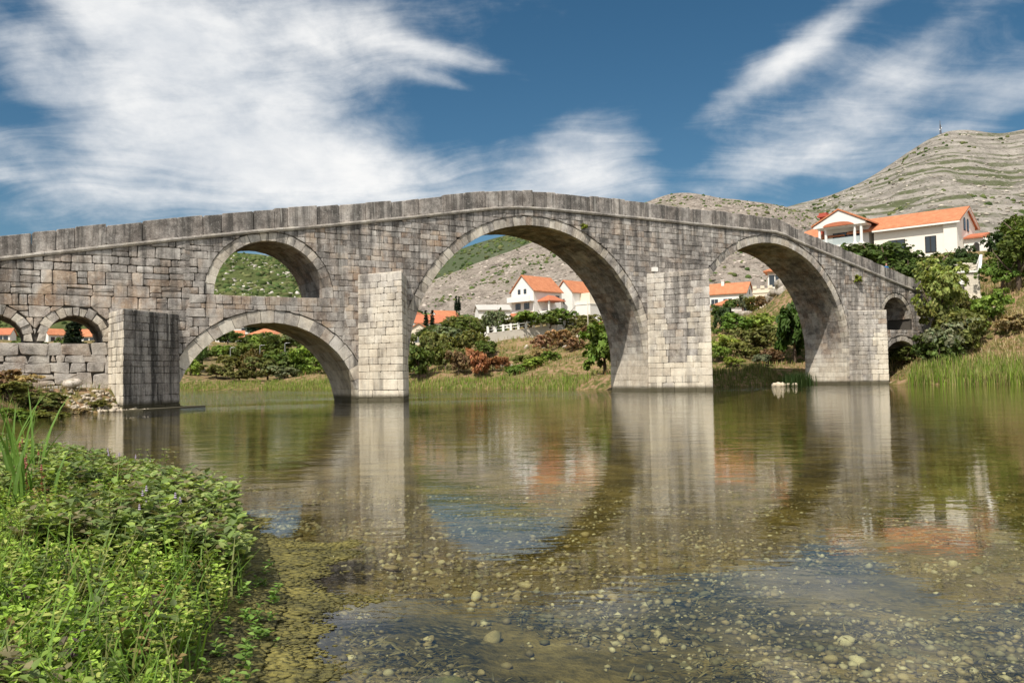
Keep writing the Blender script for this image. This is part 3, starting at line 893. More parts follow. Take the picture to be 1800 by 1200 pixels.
SR = [(.50, .46, .41), (.42, .385, .34), (.58, .54, .49)]
speckle('scrub_hill', 'hill_scrub', 'dark scrub bushes dotted over the green left hill', 9000, 2.1, SG, 1, .15, 1.0, -.12, 60)
speckle('scrub_hill', 'hill_rocks', 'pale rocks showing between the scrub of the left hill', 5000, 1.3, SR, 2, .15, 1.0, -.02, 40, .5)
speckle('grey_hill', 'karst_scrub', 'sparse low scrub on the grey karst hill', 3400, 1.7, SG, 3, .1, 1.02, .07, 70)
speckle('grey_hill', 'karst_rocks', 'pale stones scattered on the grey karst hill', 7000, 1.5, [(.50, .44, .385), (.38, .33, .285), (.24, .205, .175)], 4, .1, 1.0, -.15, 50, .45)
speckle('far_hill', 'far_scrub', 'scrub woodland on the distant hill', 6000, 4.0, SG, 5, .3, 1.0, -.06, 140)
speckle('mountain', 'mountain_scrub', 'dark patches of scrub on the bare mountain', 3600, 4.6, [tuple(q * .9 for q in c) for c in SG], 6, .12, .97, .19, 300)
speckle('mountain', 'mountain_rocks', 'rock ledges and boulders on the bare mountain', 3000, 3.4, [(.40, .36, .30), (.48, .44, .38), (.26, .23, .19)], 7, .12, 1.0, -.1, 120, .4)
# ------------------------------------------------------------------ leaves
def leaf_mat(name, rough=.55, trans=.35):
    """foliage: the colour of the object times the tone of each leaf"""
    m, t, b = new_mat(name)
    at_ = t.new('ShaderNodeVertexColor', layer_name='tone').outputs[0]
    oc = t.new('ShaderNodeObjectInfo').outputs['Color']
    c = t.mix(1.0, at_, oc, 'MULTIPLY')
    t.put(b.inputs['Base Color'], c)
    b.inputs['Roughness'].default_value = rough; b.inputs['Specular IOR Level'].default_value = .25
    tl = t.new('ShaderNodeBsdfTranslucent', i_Color=t.mix(1.0, c, (1.0, 1.0, .55), 'MULTIPLY'))
    mx = t.new('ShaderNodeMixShader', i_0=trans, i_1=b.outputs[0], i_2=tl.outputs[0])
    out = [x for x in t.n if x.type == 'OUTPUT_MATERIAL'][0]
    t.l.new(mx.outputs[0], out.inputs[0])
    return m
M_LEAF = leaf_mat('foliage')
M_BARK = simple('bark', (.13, .095, .07), .95, .4, 5.0, bumpk=.6)
NR = np.random.default_rng(5)
def unit(v): return v / np.maximum(np.linalg.norm(v, axis=-1, keepdims=True), 1e-9)
def leaves(pos, nor, size, aspect=1.7, tone=None, fold=.18, along=None):
    """diamond leaves folded along the midrib: arrays of centres, normals, lengths"""
    n = len(pos)
    nor = unit(nor)
    a = NR.normal(size=(n, 3)) if along is None else along
    a = unit(a - nor * np.sum(a * nor, -1, keepdims=True)); b = np.cross(nor, a)
    L = np.asarray(size).reshape(-1, 1) * np.ones((n, 1)); W = L / aspect
    v = np.stack([pos - a * L * .5, pos + b * W * .5 + nor * W * fold + a * L * -.06, pos + a * L * .5 - nor * L * .10, pos - b * W * .5 + nor * W * fold + a * L * -.06], 1)
    f = np.arange(n * 4).reshape(n, 4)
    F = np.concatenate([f[:, [0, 1, 2]], f[:, [0, 2, 3]]])
    if tone is None: tone = NR.uniform(.6, 1.35, (n, 1)) * np.ones((n, 3))
    T = np.concatenate([np.repeat(tone, 4, 0), np.ones((n * 4, 1))], 1)
    return v.reshape(-1, 3), F, T
def crown_mesh(name, blobs, n, size, seed, up_bias=.35, clump=.32, hang=0.0):
    """leaves gathered in clumps through the volume of some ellipsoids"""
    g = np.random.default_rng(seed)
    blobs = np.array(blobs, float)
    vol = blobs[:, 3] * blobs[:, 4] * blobs[:, 5]; pr = vol ** .75 / (vol ** .75).sum()
    nc_ = max(12, n // 26)
    k = g.choice(len(blobs), nc_, p=pr)
    d = unit(g.normal(size=(nc_, 3))); d[:, 2] = np.where(d[:, 2] < -.5, -d[:, 2], d[:, 2])
    r = g.uniform(.25, 1.0, (nc_, 1)) ** .45
    cc = blobs[k, :3] + d * r * blobs[k, 3:6]
    cs_ = (blobs[k, 3:6].mean(1) * clump * g.uniform(.6, 1.3, nc_))[:, None]
    j = g.integers(0, nc_, n)
    off = unit(g.normal(size=(n, 3))) * g.uniform(0, 1, (n, 1)) ** .5
    pos = cc[j] + off * cs_[j] * np.array([1, 1, .75])
    nor = off * .6 + d[j] * .7 + np.array([0, 0, up_bias]) + g.normal(size=(n, 3)) * .45
    if hang: pos[:, 2] -= hang * g.uniform(0, 1, n) ** 2
    ct = g.uniform(.7, 1.25, (nc_, 1))
    tone = ct[j] * g.uniform(.7, 1.3, (n, 1)) * np.array([[1, 1, 1]]) * (1 + g.normal(size=(n, 3)) * .06)
    v, F, T = leaves(pos, nor, size * g.uniform(.6, 1.4, n), 1.6, tone)
    return npmesh(name, v, F, M_LEAF, np.clip(T, 0, 3))
def trunk_mesh(name, h, r, limbs, seed, spread=.6):
    g = random.Random(seed); a = Acc()
    bend = [(g.uniform(-.08, .08) * h * i / 3, g.uniform(-.08, .08) * h * i / 3, h * i / 3 - (.25 if i == 0 else 0)) for i in range(4)]
    a.tube(bend, [r * 1.35, r, r * .8, r * .45], 7)
    for i in range(limbs):
        z = h * g.uniform(.3, .85); an = g.uniform(0, 6.28); L = h * spread * g.uniform(.6, 1.1)
        p = Vector((0, 0, z)); q = p + Vector((math.cos(an) * L * .5, math.sin(an) * L * .5, L * .45)); e = q + Vector((math.cos(an) * L * .4, math.sin(an) * L * .4, L * .5))
        a.tube([p, q, e], [r * .5, r * .32, r * .12], 5)
    return mesh(name, a.v, a.f, M_BARK, a.t, True)
def rand_blobs(seed, n, rx, ry, rz, z0):
    g = random.Random(seed); out = [(0, 0, z0 + rz * .9, rx * .62, ry * .62, rz * .9)]
    for i in range(n):
        an = g.uniform(0, 6.28); k = g.uniform(.35, .75)
        s = g.uniform(.32, .55)
        out.append((math.cos(an) * rx * k, math.sin(an) * ry * k, z0 + rz * g.uniform(.35, 1.55), rx * s, ry * s, rz * s * 1.1))
    return out
# prototypes, about 1 unit in radius; scaled per object
BUSH = [(crown_mesh('bush_crown', rand_blobs(30 + i, 7, 1, 1, .62, .05), 2300, .15, 40 + i), trunk_mesh('bush_stem', .8, .05, 5, 50 + i)) for i in range(5)]
TREE = [(crown_mesh('tree_crown', rand_blobs(70 + i, 9, 1, 1, .75, .75), 3600, .13, 80 + i), trunk_mesh('tree_trunk', 1.6, .085, 7, 90 + i)) for i in range(3)]
WILLOW = (crown_mesh('willow_crown', rand_blobs(101, 10, 1, 1, .85, .55), 5200, .12, 102, .5, .25), trunk_mesh('willow_trunk', 1.5, .06, 8, 103))
CYP = (crown_mesh('cypress_crown', [(0, 0, .25 + .2 * i, .20 - .018 * i, .20 - .018 * i, .22) for i in range(9)], 2600, .085, 110, .8, .6), trunk_mesh('cypress_trunk', .6, .04, 2, 111, .1))
PINE = (crown_mesh('pine_crown', [(0, 0, .5 + .28 * i, .62 - .10 * i, .62 - .10 * i, .16) for i in range(6)], 3200, .12, 120, .1, .35, .12), trunk_mesh('pine_trunk', 1.9, .05, 6, 121, .25))
FIG = (crown_mesh('fig_crown', rand_blobs(131, 9, 1, 1, .8, .15), 2400, .22, 132, .6, .3), trunk_mesh('fig_trunk', 1.1, .07, 6, 133))
GREENS = dict(dark=(.085, .130, .030), mid=(.135, .185, .040), olive=(.185, .195, .055), bright=(.17, .26, .045), grey=(.20, .225, .12), brown=(.27, .175, .095), rust=(.36, .175, .085), pale=(.34, .37, .10), deep=(.055, .095, .028), straw=(.42, .33, .16), lime=(.26, .33, .06))
CWORD = dict(dark='dark green', mid='mid green', olive='olive green', bright='bright green', grey='greyish green', brown='brownish', rust='rust red', pale='pale green', deep='blackish green', straw='straw coloured', lime='yellow green')
def plant(proto, name, x, y, sx, sz, col, label, cat, group=None, z=None, rz=None, sy=None, dz=-.12):
    z = gz(x, y) if z is None else z
    o = empty(name, (x, y, z + dz * sz), rng.uniform(0, 6.28) if rz is None else rz, label, cat, group)
    o.scale = (sx, sx if sy is None else sy, sz)
    c = link('crown', proto[0], o); k = rng.uniform(.85, 1.15)
    base = GREENS[col] if isinstance(col, str) else col
    c.color = (base[0] * k * rng.uniform(.92, 1.08), base[1] * k, base[2] * k * rng.uniform(.9, 1.1), 1)
    link('trunk', proto[1], o)
    return o
def on_ground(px, py, y0=60, y1=330):
    """where the sight line of a pixel meets the ground"""
    d = ray(px, py)
    ys_ = np.geomspace(y0, y1, 500)
    pts = np.array([0, 0, CAM_H]) + d[None, :] * (ys_ / d[1])[:, None]
    g = ground_z(pts[:, 0], pts[:, 1])
    below = np.where(pts[:, 2] < g)[0]
    k = below[0] if len(below) else -1
    return pts[k]
PH = [(q, 1.35) for q in BUSH] + [(q, 2.15) for q in TREE] + [(WILLOW, 2.2), (CYP, 1.85), (PINE, 2.1), (FIG, 1.75)]
def bushes(rows, name, label, cat, group, protos=BUSH):
    """rows: (px, base py or None, distance, width in px, height in px, colour)"""
    for i, (px, Y, wpx, hpx, col) in enumerate(rows):
        x = (px - 900) / F_PX * Y
        pr = protos[i % len(protos)]
        hp = {id(q[0]): h_ for q, h_ in PH}.get(id(pr[0]), 1.3)
        lab = label.replace('{c}', CWORD.get(col, 'russet') if isinstance(col, str) else 'russet')
        plant(pr, name, x, Y, wpx / 2 / F_PX * Y * 1.15, hpx / hp / F_PX * Y * 1.12, col, lab, cat, group)
G_C = 'shrubs on the far bank behind the main arch'
bushes([(735, 100, 70, 62, 'mid'), (752, 106, 66, 70, 'olive'), (778, 112, 70, 56, 'olive'), (722, 108, 46, 60, 'deep'), (826, 112, 62, 40, 'olive'), (800, 119, 66, 42, 'grey'), (850, 108, 44, 30, 'mid')], 'round_shrub', 'dense {c} shrub on the far bank behind the main arch', 'shrub', G_C)
bushes([(782, 103, 62, 48, 'olive'), (806, 99, 50, 44, 'brown')], 'brownish_shrub', 'half dead {c} shrub beside the rust coloured bush', 'shrub', 'half dead shrubs by the rust bush')
bushes([(841, 98, 48, 52, 'rust')], 'dead_bush', 'rust red dead bush standing among green shrubs', 'bush', None)
bushes([(865, 100, 40, 26, 'rust'), (885, 103, 34, 22, (.40, .21, .10)), (985, 104, 50, 28, (.40, .24, .13)), (960, 108, 46, 24, (.42, .27, .15)), (1005, 109, 40, 24, 'straw'), (1062, 102, 30, 30, (.40, .2, .1)), (945, 104, 36, 18, 'straw'), (1030, 106, 40, 22, 'brown'), (1018, 100, 40, 20, (.42, .25, .13))], 'dry_scrub', 'low {c} dry scrub on the slope below the balustrade wall', 'scrub', 'dry scrub on the slope')
bushes([(905, 95, 50, 26, 'bright'), (940, 92, 50, 22, 'lime'), (930, 99, 50, 26, 'olive'), (975, 93, 40, 18, 'bright')], 'low_shrub', 'low {c} shrub above the reeds behind the main arch', 'shrub', 'low shrubs above the reeds')
plant(FIG, 'fig_tree', (1062 - 900) / F_PX * 80, 80, 2.5, 3.2, 'bright', 'broad leaved fig tree beside the right foot of the main arch', 'tree')
plant(FIG, 'fig_tree', (1396 - 900) / F_PX * 88, 88, 2.5, 4.2, (.06, .115, .022), 'tall broad leaved fig tree inside the right arch', 'tree')
G_R = 'shrubs on the slope seen through the right arch'
bushes([(1275, 92, 60, 40, 'lime'), (1310, 95, 70, 40, 'olive'), (1345, 96, 60, 36, 'olive'), (1290, 100, 70, 40, 'bright'), (1330, 103, 70, 36, 'lime'), (1262, 86, 40, 30, 'bright'), (1375, 92, 44, 40, 'olive'), (1310, 88, 60, 26, 'olive'), (1268, 103, 40, 44, 'deep'), (1350, 89, 50, 24, 'brown'), (1285, 84, 34, 18, 'lime'), (1335, 84, 40, 18, 'grey')], 'slope_shrub', '{c} shrub on the slope behind the right arch', 'shrub', G_R)
bushes([(1262, 118, 26, 28, 'dark'), (1285, 128, 36, 22, 'mid'), (1325, 122, 36, 26, 'olive'), (1345, 118, 36, 20, 'brown'), (1310, 124, 26, 30, 'grey')], 'garden_shrub', '{c} garden shrub beside the small orange roofed house', 'shrub', 'garden shrubs by the small house')
G_L = 'shrubs on the far bank behind the left arch'
bushes([(470, 128, 70, 44, 'olive'), (505, 130, 76, 50, 'mid'), (540, 126, 70, 54, 'bright'), (572, 124, 60, 56, 'mid'), (445, 133, 40, 52, (.17, .13, .035)), (410, 136, 54, 36, 'olive'), (380, 130, 60, 26, 'olive'), (345, 140, 36, 46, 'dark'), (335, 131, 36, 30, 'lime'), (420, 127, 60, 24, 'olive'), (500, 122, 60, 26, 'grey'), (560, 118, 60, 30, 'bright'), (600, 120, 50, 50, 'mid'), (620, 112, 60, 50, 'mid'), (520, 140, 60, 50, 'dark'), (470, 143, 50, 44, 'mid')], 'bank_shrub', 'leafy {c} shrub on the far bank behind the low left arch', 'shrub', G_L)
bushes([(x_, Y_, w_, h_, c_) for x_, Y_, w_, h_, c_ in ((350, 185, 50, 26, 'mid'), (385, 188, 60, 26, 'bright'), (420, 186, 60, 30, 'mid'), (455, 190, 60, 34, 'bright'), (490, 188, 60, 40, 'mid'), (525, 190, 60, 40, 'grey'), (330, 190, 60, 30, 'mid'), (440, 215, 60, 26, 'mid'), (480, 205, 50, 30, 'bright'), (400, 232, 50, 30, 'dark'), (520, 225, 40, 30, 'dark'), (555, 190, 50, 50, 'olive'), (360, 222, 40, 26, 'dark'))], 'roadside_bush', '{c} bush behind the far roadside lamp posts', 'bush', 'bushes behind the far road')
# gardens round the houses behind the main arch
bushes([(880, 122, 40, 62, 'dark')], 'conifer', 'dark drooping conifer beside the white gabled house', 'tree', None, [PINE])
bushes([(935, 119, 60, 46, 'bright'), (965, 119, 70, 48, 'mid'), (1005, 120, 50, 36, 'olive'), (1032, 119, 52, 44, 'olive'), (905, 120, 34, 40, 'olive'), (985, 122, 60, 52, 'bright')], 'garden_tree', 'rounded {c} garden tree behind the white balustrade', 'tree', 'garden trees behind the balustrade', TREE)
bushes([(862, 118, 40, 54, 'grey')], 'weeping_tree', 'pale drooping tree at the end of the balustrade wall', 'tree', None, TREE)
bushes([(800, 150, 70, 50, 'olive'), (826, 142, 60, 44, 'mid'), (770, 148, 44, 34, 'dark'), (850, 150, 50, 44, 'olive'), (745, 140, 36, 30, 'dark')], 'village_tree', 'leafy {c} tree among the village houses behind the main arch', 'tree', 'trees among the village houses', TREE)
# the right bank
bushes([(1572, 99, 130, 112, 'dark'), (1628, 98, 100, 84, 'mid'), (1540, 103, 70, 70, 'dark'), (1668, 97, 80, 70, 'dark'), (1694, 98, 50, 74, 'deep'), (1600, 94, 80, 70, 'dark')], 'dark_tree', '{c} tree in front of the villa balcony', 'tree', 'dark trees in front of the villa', TREE)
bushes([(1652, 77.5, 92, 150, 'pale')], 'willow_bush', 'tall feathery yellow green willow beside the bridge end', 'tree', None, [WILLOW])
bushes([(1585, 80.6, 56, 36, (.15, .19, .05))], 'willow_sprout', 'small feathery willow sprouting in front of the upper side arch', 'shrub', None, [WILLOW])
bushes([(1672, 74.5, 90, 76, 'grey'), (1650, 73.5, 76, 64, 'mid'), (1695, 75, 90, 76, 'olive'), (1712, 78, 80, 52, 'mid'), (1738, 78.5, 70, 62, 'bright'), (1632, 75.5, 46, 46, 'dark'), (1662, 77, 80, 80, 'olive'), (1700, 80, 60, 70, 'olive'), (1770, 76, 60, 30, 'straw')], 'bank_bush', '{c} bush between the willow and the reeds', 'bush', 'bushes on the right bank')
bushes([(1795, 83, 90, 96, 'mid'), (1776, 90, 80, 70, 'mid'), (1835, 82, 110, 120, 'mid'), (1765, 98, 60, 70, 'deep'), (1818, 95, 80, 90, 'olive'), (1765, 84, 60, 60, 'bright')], 'hillside_tree', 'dense {c} tree on the slope right of the stone gate', 'tree', 'trees on the slope by the gate', TREE)
bushes([(1785, 104, 64, 50, 'mid'), (1830, 100, 80, 76, 'mid')], 'hilltop_tree', 'dark tree beside the right end of the villa', 'tree', 'trees beside the villa', TREE)
bushes([(12, 37, 90, 34, 'olive'), (60, 38.5, 100, 36, 'olive'), (110, 39.6, 70, 24, 'straw'), (35, 34.5, 80, 26, 'bright'), (85, 36.5, 80, 24, 'olive'), (-20, 38, 100, 44, 'brown'), (140, 40.2, 50, 14, 'straw'), (15, 40, 90, 30, 'straw'), (175, 41.6, 40, 12, 'olive')], 'bank_weed_clump', 'low {c} weed clump on the bank below the side arches', 'weeds', 'weed clumps below the side arches')
# plants growing out of the wall
def wall_tuft(s, z, r, label):
    c = bw(s, -.12, z)
    o = empty('wall_plant', c, TH, label, 'plant'); o.scale = (r, r * .6, r * .8)
    a = link('leaves', FIG[0], o); a.color = (.30, .34, .05, 1)
    st = link('stem', FIG[1], o); st.scale = (.6, .6, .5)
wall_tuft(6.1, 11.5, .36, 'small yellow green plant growing from the wall above the main arch')
wall_tuft(36.0, 8.9, .62, 'yellow green fig sprout growing from the wall right of the right arch')

# ------------------------------------------------------------------ reeds and grasses (nobody could count them)
def blades(pts, h, wd, col, seed, lean=.25, name='reeds', label='', jit=.3, seg=2, droop=.25):
    g = np.random.default_rng(seed); n = len(pts)
    pts = np.asarray(pts, float)
    H = h * g.uniform(1 - jit, 1 + jit, (n, 1)); an = g.uniform(0, 6.28, n)
    dr = np.stack([np.cos(an), np.sin(an), 0 * an], 1); sd_ = np.stack([-np.sin(an), np.cos(an), 0 * an], 1)
    ln = lean * g.uniform(.2, 1.3, (n, 1)) * H
    W = wd * g.uniform(.6, 1.3, (n, 1))
    rows = []
    for k in range(seg + 1):
        f = k / seg
        c = pts + dr * ln * f ** 2 + np.array([0, 0, 1.]) * H * (f - droop * f ** 3 * .4)
        w_ = W * (1 - f ** 2) + .0015
        rows += [c - sd_ * w_ * .5, c + sd_ * w_ * .5]
    V = np.stack(rows, 1).reshape(-1, 3)
    q = np.arange(n)[:, None] * (2 * seg + 2)
    F = np.concatenate([np.stack([q[:, 0] + 2 * k, q[:, 0] + 2 * k + 1, q[:, 0] + 2 * k + 3, q[:, 0] + 2 * k + 2], 1) for k in range(seg)])
    cols = np.array(col, float)
    tone = cols[g.integers(0, len(cols), n)] * g.uniform(.7, 1.3, (n, 1))
    T = np.concatenate([np.repeat(tone, 2 * seg + 2, 0), np.ones((n * (2 * seg + 2), 1))], 1)
    o = link(name, npmesh(name, V, F, M_LEAF, T))
    tag(o, label, name.replace('_', ' '), kind='stuff')
    return o
def along_shore(i0, i1, n, d0, d1, seed, keep=None):
    g = np.random.default_rng(seed)
    seg = SHORE[i0:i1 + 1]; L = np.linalg.norm(np.diff(seg, axis=0), axis=1); cl = np.concatenate([[0], np.cumsum(L)])
    u = g.uniform(0, cl[-1], n)
    x = np.interp(u, cl, seg[:, 0]); y = np.interp(u, cl, seg[:, 1])
    k = np.clip(np.searchsorted(cl, u) - 1, 0, len(L) - 1)
    d = np.diff(seg, axis=0)[k]; nr_ = unit(np.stack([-d[:, 1], d[:, 0]], 1))
    t1 = shore_dist(x + nr_[:, 0] * .5, y + nr_[:, 1] * .5)
    nr_ = np.where((t1 > 0)[:, None], nr_, -nr_)
    o = g.uniform(d0, d1, (n, 1))
    p = np.stack([x, y], 1) + nr_ * o
    return np.concatenate([p, ground_z(p[:, 0], p[:, 1])[:, None] - .03], 1)
ish = lambda x, y: int(np.argmin(np.hypot(SHORE[:, 0] - x, SHORE[:, 1] - y)))
REEDC = [(.23, .34, .05), (.30, .40, .07), (.17, .26, .05), (.42, .40, .16), (.34, .28, .13)]
blades(along_shore(ish(-62, 119), ish(5.6, 77), 12000, -.2, 1.7, 1), 0.55, .06, REEDC, 2, .2, 'reed_belt', 'belt of bright green reeds along the far water edge')
blades(along_shore(ish(33, 71.6), ish(48, 58), 5200, -.4, 2.4, 3), 1.35, .07, REEDC, 4, .25, 'tall_reeds', 'tall bright green reeds at the right bank water edge')
pts_ = along_shore(ish(12, 73.8), ish(26.6, 80.5), 3000, -.2, 3.5, 5)
blades(pts_, .6, .05, [(.15, .17, .05), (.24, .20, .09), (.10, .14, .03)], 6, .3, 'bank_grass', 'rough grass at the foot of the slope behind the right arch')
pts_ = np.stack([np.random.default_rng(8).normal(25.6, .6, 700), np.random.default_rng(9).normal(77.2, .45, 700), np.zeros(700)], 1)
blades(pts_, 1.2, .05, [(.03, .06, .015), (.05, .08, .02)], 7, .2, 'dark_rushes', 'dark rushes standing against the right pier')
def scatter(n, x0, x1, y0, y1, seed, fn):
    g = np.random.default_rng(seed); x = g.uniform(x0, x1, n); y = g.uniform(y0, y1, n)
    k = fn(x, y); x, y = x[k], y[k]
    return np.stack([x, y, ground_z(x, y) - .03], 1)
STRAW = [(.50, .38, .20), (.43, .32, .16), (.33, .28, .11), (.25, .26, .08), (.55, .45, .27)]
blades(scatter(26000, 31, 62, 68, 100, 11, lambda x, y: shore_dist(x, y) > 2.0), .5, .07, STRAW, 12, .5, 'dry_grass', 'dry straw coloured grass on the right slope')
blades(scatter(15000, -30, 34, 71, 122, 13, lambda x, y: (shore_dist(x, y) > .5)), .5, .07, STRAW[1:3] + [(.20, .26, .05), (.25, .30, .06), (.16, .21, .05), (.13, .18, .04), (.40, .22, .11)], 14, .5, 'slope_grass', 'mixed dry and green grass on the far slope')
blades(scatter(14000, -45, -12, 27, 44, 15, lambda x, y: (shore_dist(x, y) > .1) & ((x - P0[0]) * dT[0] + (y - P0[1]) * dT[1] < -.4)), .38, .022, STRAW[:4] + [(.10, .16, .03), (.22, .15, .08), (.13, .20, .03)], 16, .6, 'bank_weeds', 'brown and green weeds on the bank below the left wall')
blades(scatter(5000, -45, -18, 27, 41, 17, lambda x, y: (shore_dist(x, y) > -.2) & (shore_dist(x, y) < 1.6)), .32, .02, [(.11, .20, .03), (.15, .23, .04)], 18, .5, 'green_grass', 'bright green grass along the left shore')
# ------------------------------------------------------------------ foreground bank
# ground cover: mint-like leaves in pairs up short stems, cress near the water, grass between
def inside_bank(x, y): return shore_dist(x, y)
def leaf_shape(pos, along, nor, L, W):
    """ovate leaves of six faces with a folded, drooping blade"""
    n = len(pos); nor = unit(nor)
    a = unit(along - nor * np.sum(along * nor, -1, keepdims=True)); b = np.cross(nor, a)
    L = L.reshape(-1, 1); W = W.reshape(-1, 1)
    prof = ((0, 0), (.28, .46), (.62, .40), (1.0, 0))
    mid = [pos + a * L * f - nor * L * .16 * f ** 2 for f, w_ in prof]
    v = [mid[0], mid[1], mid[2], mid[3]]
    for f, w_, m in ((.28, .46, mid[1]), (.62, .40, mid[2])):
        v += [m + b * W * w_ + nor * W * .16, m - b * W * w_ + nor * W * .16]
    V = np.stack(v, 1).reshape(-1, 3)
    q = (np.arange(n) * 8)[:, None]
    tri = np.array([(0, 1, 4), (0, 5, 1), (1, 2, 6), (1, 6, 4), (1, 5, 7), (1, 7, 2), (2, 3, 6), (2, 7, 3)])
    F = (q[:, None, :] + tri[None]).reshape(-1, 3)
    return V, F
def rep_tone(tone, k): return np.concatenate([np.repeat(np.clip(tone, 0, 4), k, 0), np.ones((len(tone) * k, 1))], 1)
def mint(n_plants, xy, hgt, leaf, cols, seed, pairs=6):
    """arrays for n plants: returns V, F, T of the leaves and of the stems"""
    g = np.random.default_rng(seed)
    n = len(xy); base = np.concatenate([xy, ground_z(xy[:, 0], xy[:, 1])[:, None]], 1)
    H = hgt * g.uniform(.65, 1.2, n); tilt = g.normal(size=(n, 2)) * .16
    P, A, N, L, T = [], [], [], [], []
    c0 = np.array(cols, float)[g.integers(0, len(cols), n)] * g.uniform(.8, 1.2, (n, 1))
    a0 = g.uniform(0, 6.28, n)
    for k in range(pairs):
        f = (k + 1.2) / pairs
        for sgn in (0, math.pi):
            an = a0 + k * 1.571 + sgn + g.normal(size=n) * .25
            c = base + np.stack([tilt[:, 0] * H * f ** 1.5, tilt[:, 1] * H * f ** 1.5, H * f], 1)
            d = np.stack([np.cos(an), np.sin(an), .25 + .35 * f + g.normal(size=n) * .2], 1)
            nn = np.stack([-np.cos(an) * .45, -np.sin(an) * .45, np.ones(n)], 1) + g.normal(size=(n, 3)) * .22
            P.append(c); A.append(d); N.append(nn)
            L.append(leaf * (1.15 - .55 * abs(f - .55)) * g.uniform(.7, 1.25, n) * (1 - .45 * max(0, f - .8)))
            T.append(c0 * g.uniform(.75, 1.3, (n, 1)) * (1 if f < .85 else 1.12))
    P, A, N, L, T = (np.concatenate(q) for q in (P, A, N, L, T))
    V, F = leaf_shape(P, A, N, L, L * g.uniform(.55, .75, len(L)))
    return V, F, rep_tone(T, 8), base, H, tilt
LEAFC = [(.18, .26, .068), (.145, .205, .066), (.25, .33, .075), (.12, .16, .06), (.19, .17, .09), (.29, .35, .12)]
PURP = [(.12, .085, .085), (.13, .11, .07)]
CRESS = [(.235, .365, .05), (.31, .44, .075), (.185, .28, .05), (.36, .40, .11), (.10, .14, .045)] * 4 + [(.26, .19, .08)]
def sample_bank(n, seed, fn):
    g = np.random.default_rng(seed)
    y = 2.75 + 12.9 * g.uniform(0, 1, n * 3) ** 1.15; x = -g.uniform(.9, 1.0 + y * .78)
    d = shore_dist(x, y); k = fn(x, y, d); x, y = x[k][:n], y[k][:n]
    return np.stack([x, y], 1)
mosaic = lambda x, y: fbm(x * .8, y * .8, 3, 77)
xy = sample_bank(5200, 1, lambda x, y, d: (d > .22) & (mosaic(x, y) + np.clip((y - 6.2) * .1, -.25, .3) > -.02))
near = .58 + .42 * np.clip((xy[:, 1] - 3.2) / 3, 0, 1)
V1, F1, T1, *_ = mint(0, xy, (.28 * near * (1 + 1.1 * fbm(xy[:, 0] * 1.1, xy[:, 1] * 1.1, 3, 91)))[:, ], .095 * near, LEAFC, 2, 6)
cover1 = link('mint_carpet', npmesh('mint_carpet', V1, F1, M_LEAF, T1)); tag(cover1, 'dense dark green mint leaves covering the near bank', 'ground cover', kind='stuff')
xy = sample_bank(3400, 3, lambda x, y, d: (d > .30) & (mosaic(x, y) + np.clip((y - 6.2) * .1, -.25, .3) < .0))
V2, F2, T2, *_ = mint(0, xy, .17 * (1 + 1.2 * fbm(xy[:, 0] * 1.3, xy[:, 1] * 1.3, 3, 92)), .046, CRESS, 4, 6)
cover2 = link('cress_carpet', npmesh('cress_carpet', V2, F2, M_LEAF, T2)); tag(cover2, 'light green cress leaves near the water edge of the bank', 'ground cover', kind='stuff')
xy = sample_bank(700, 5, lambda x, y, d: (d > -.05) & (d < .30) & (y < 6.5))
V3, F3, T3, *_ = mint(0, xy, .07, .045, [(.19, .30, .07), (.15, .26, .05)], 6, 4)
cover3 = link('floating_cress', npmesh('floating_cress', V3, F3, M_LEAF, T3)); tag(cover3, 'small pale cress leaves floating at the mat edge', 'ground cover', kind='stuff')
pts_ = sample_bank(3200, 7, lambda x, y, d: (d > .25)); pts_ = np.concatenate([pts_, ground_z(pts_[:, 0], pts_[:, 1])[:, None] - .02], 1)
blades(pts_, .36, .012, [(.12, .22, .03), (.16, .27, .04), (.20, .22, .07)], 8, .6, 'fine_grass', 'fine green grass growing through the leafy bank')
# plants that stand out: their own objects, copies of a few prototypes
def proto_plant(seed, h, leaf, cols, pairs, head=None, stemc=(.10, .12, .04)):
    g = np.random.default_rng(seed)
    n = 3
    xy0 = g.normal(size=(n, 2)) * .05
    V, F, T, base, H, tilt = mint(0, xy0 + np.array([-4000., -4000.]), h, leaf, cols, seed, pairs)
    off = np.array([-4000., -4000., 0]); off[2] = float(base[:, 2].mean())
    lm = npmesh('mint_leaves', V - off, F, M_LEAF, T)
    a = Acc()
    for i in range(n):
        b = base[i] - off
        a.tube([b + np.array([0, 0, -.05])] + [b + np.array([tilt[i, 0] * H[i] * f ** 1.5, tilt[i, 1] * H[i] * f ** 1.5, H[i] * f]) for f in (.5, 1.08)], [.004, .0035, .002], 5, stemc + (1,))
    stm = mesh('mint_stems', a.v, a.f, M_LEAF, a.t)
    hm = None
    if head:
        hm = []
        for i in range(n):
            a = Acc()
            b = base[i] - off
            top = b + np.array([tilt[i, 0] * H[i], tilt[i, 1] * H[i], H[i] * 1.1])
            for k in range(3):
                r = .014 - .003 * k
                c = top + np.array([0, 0, .018 * k])
                a.tube([c + np.array([0, 0, -.008]), c, c + np.array([0, 0, .008])], [r * .6, r, r * .6], 7, tuple(head) + (1,))
            hm.append(mesh('flower_head', a.v, a.f, M_LEAF, a.t))
    return lm, stm, hm
PP = dict(mint=proto_plant(21, .46, .062, LEAFC, 8), flower=proto_plant(22, .48, .05, LEAFC[:2], 8, (.50, .42, .58)), purple=proto_plant(23, .34, .06, PURP, 6, None, (.06, .03, .03)), red=proto_plant(24, .40, .04, [(.28, .10, .05), (.20, .12, .06)], 6, (.42, .16, .12), (.22, .08, .05)))
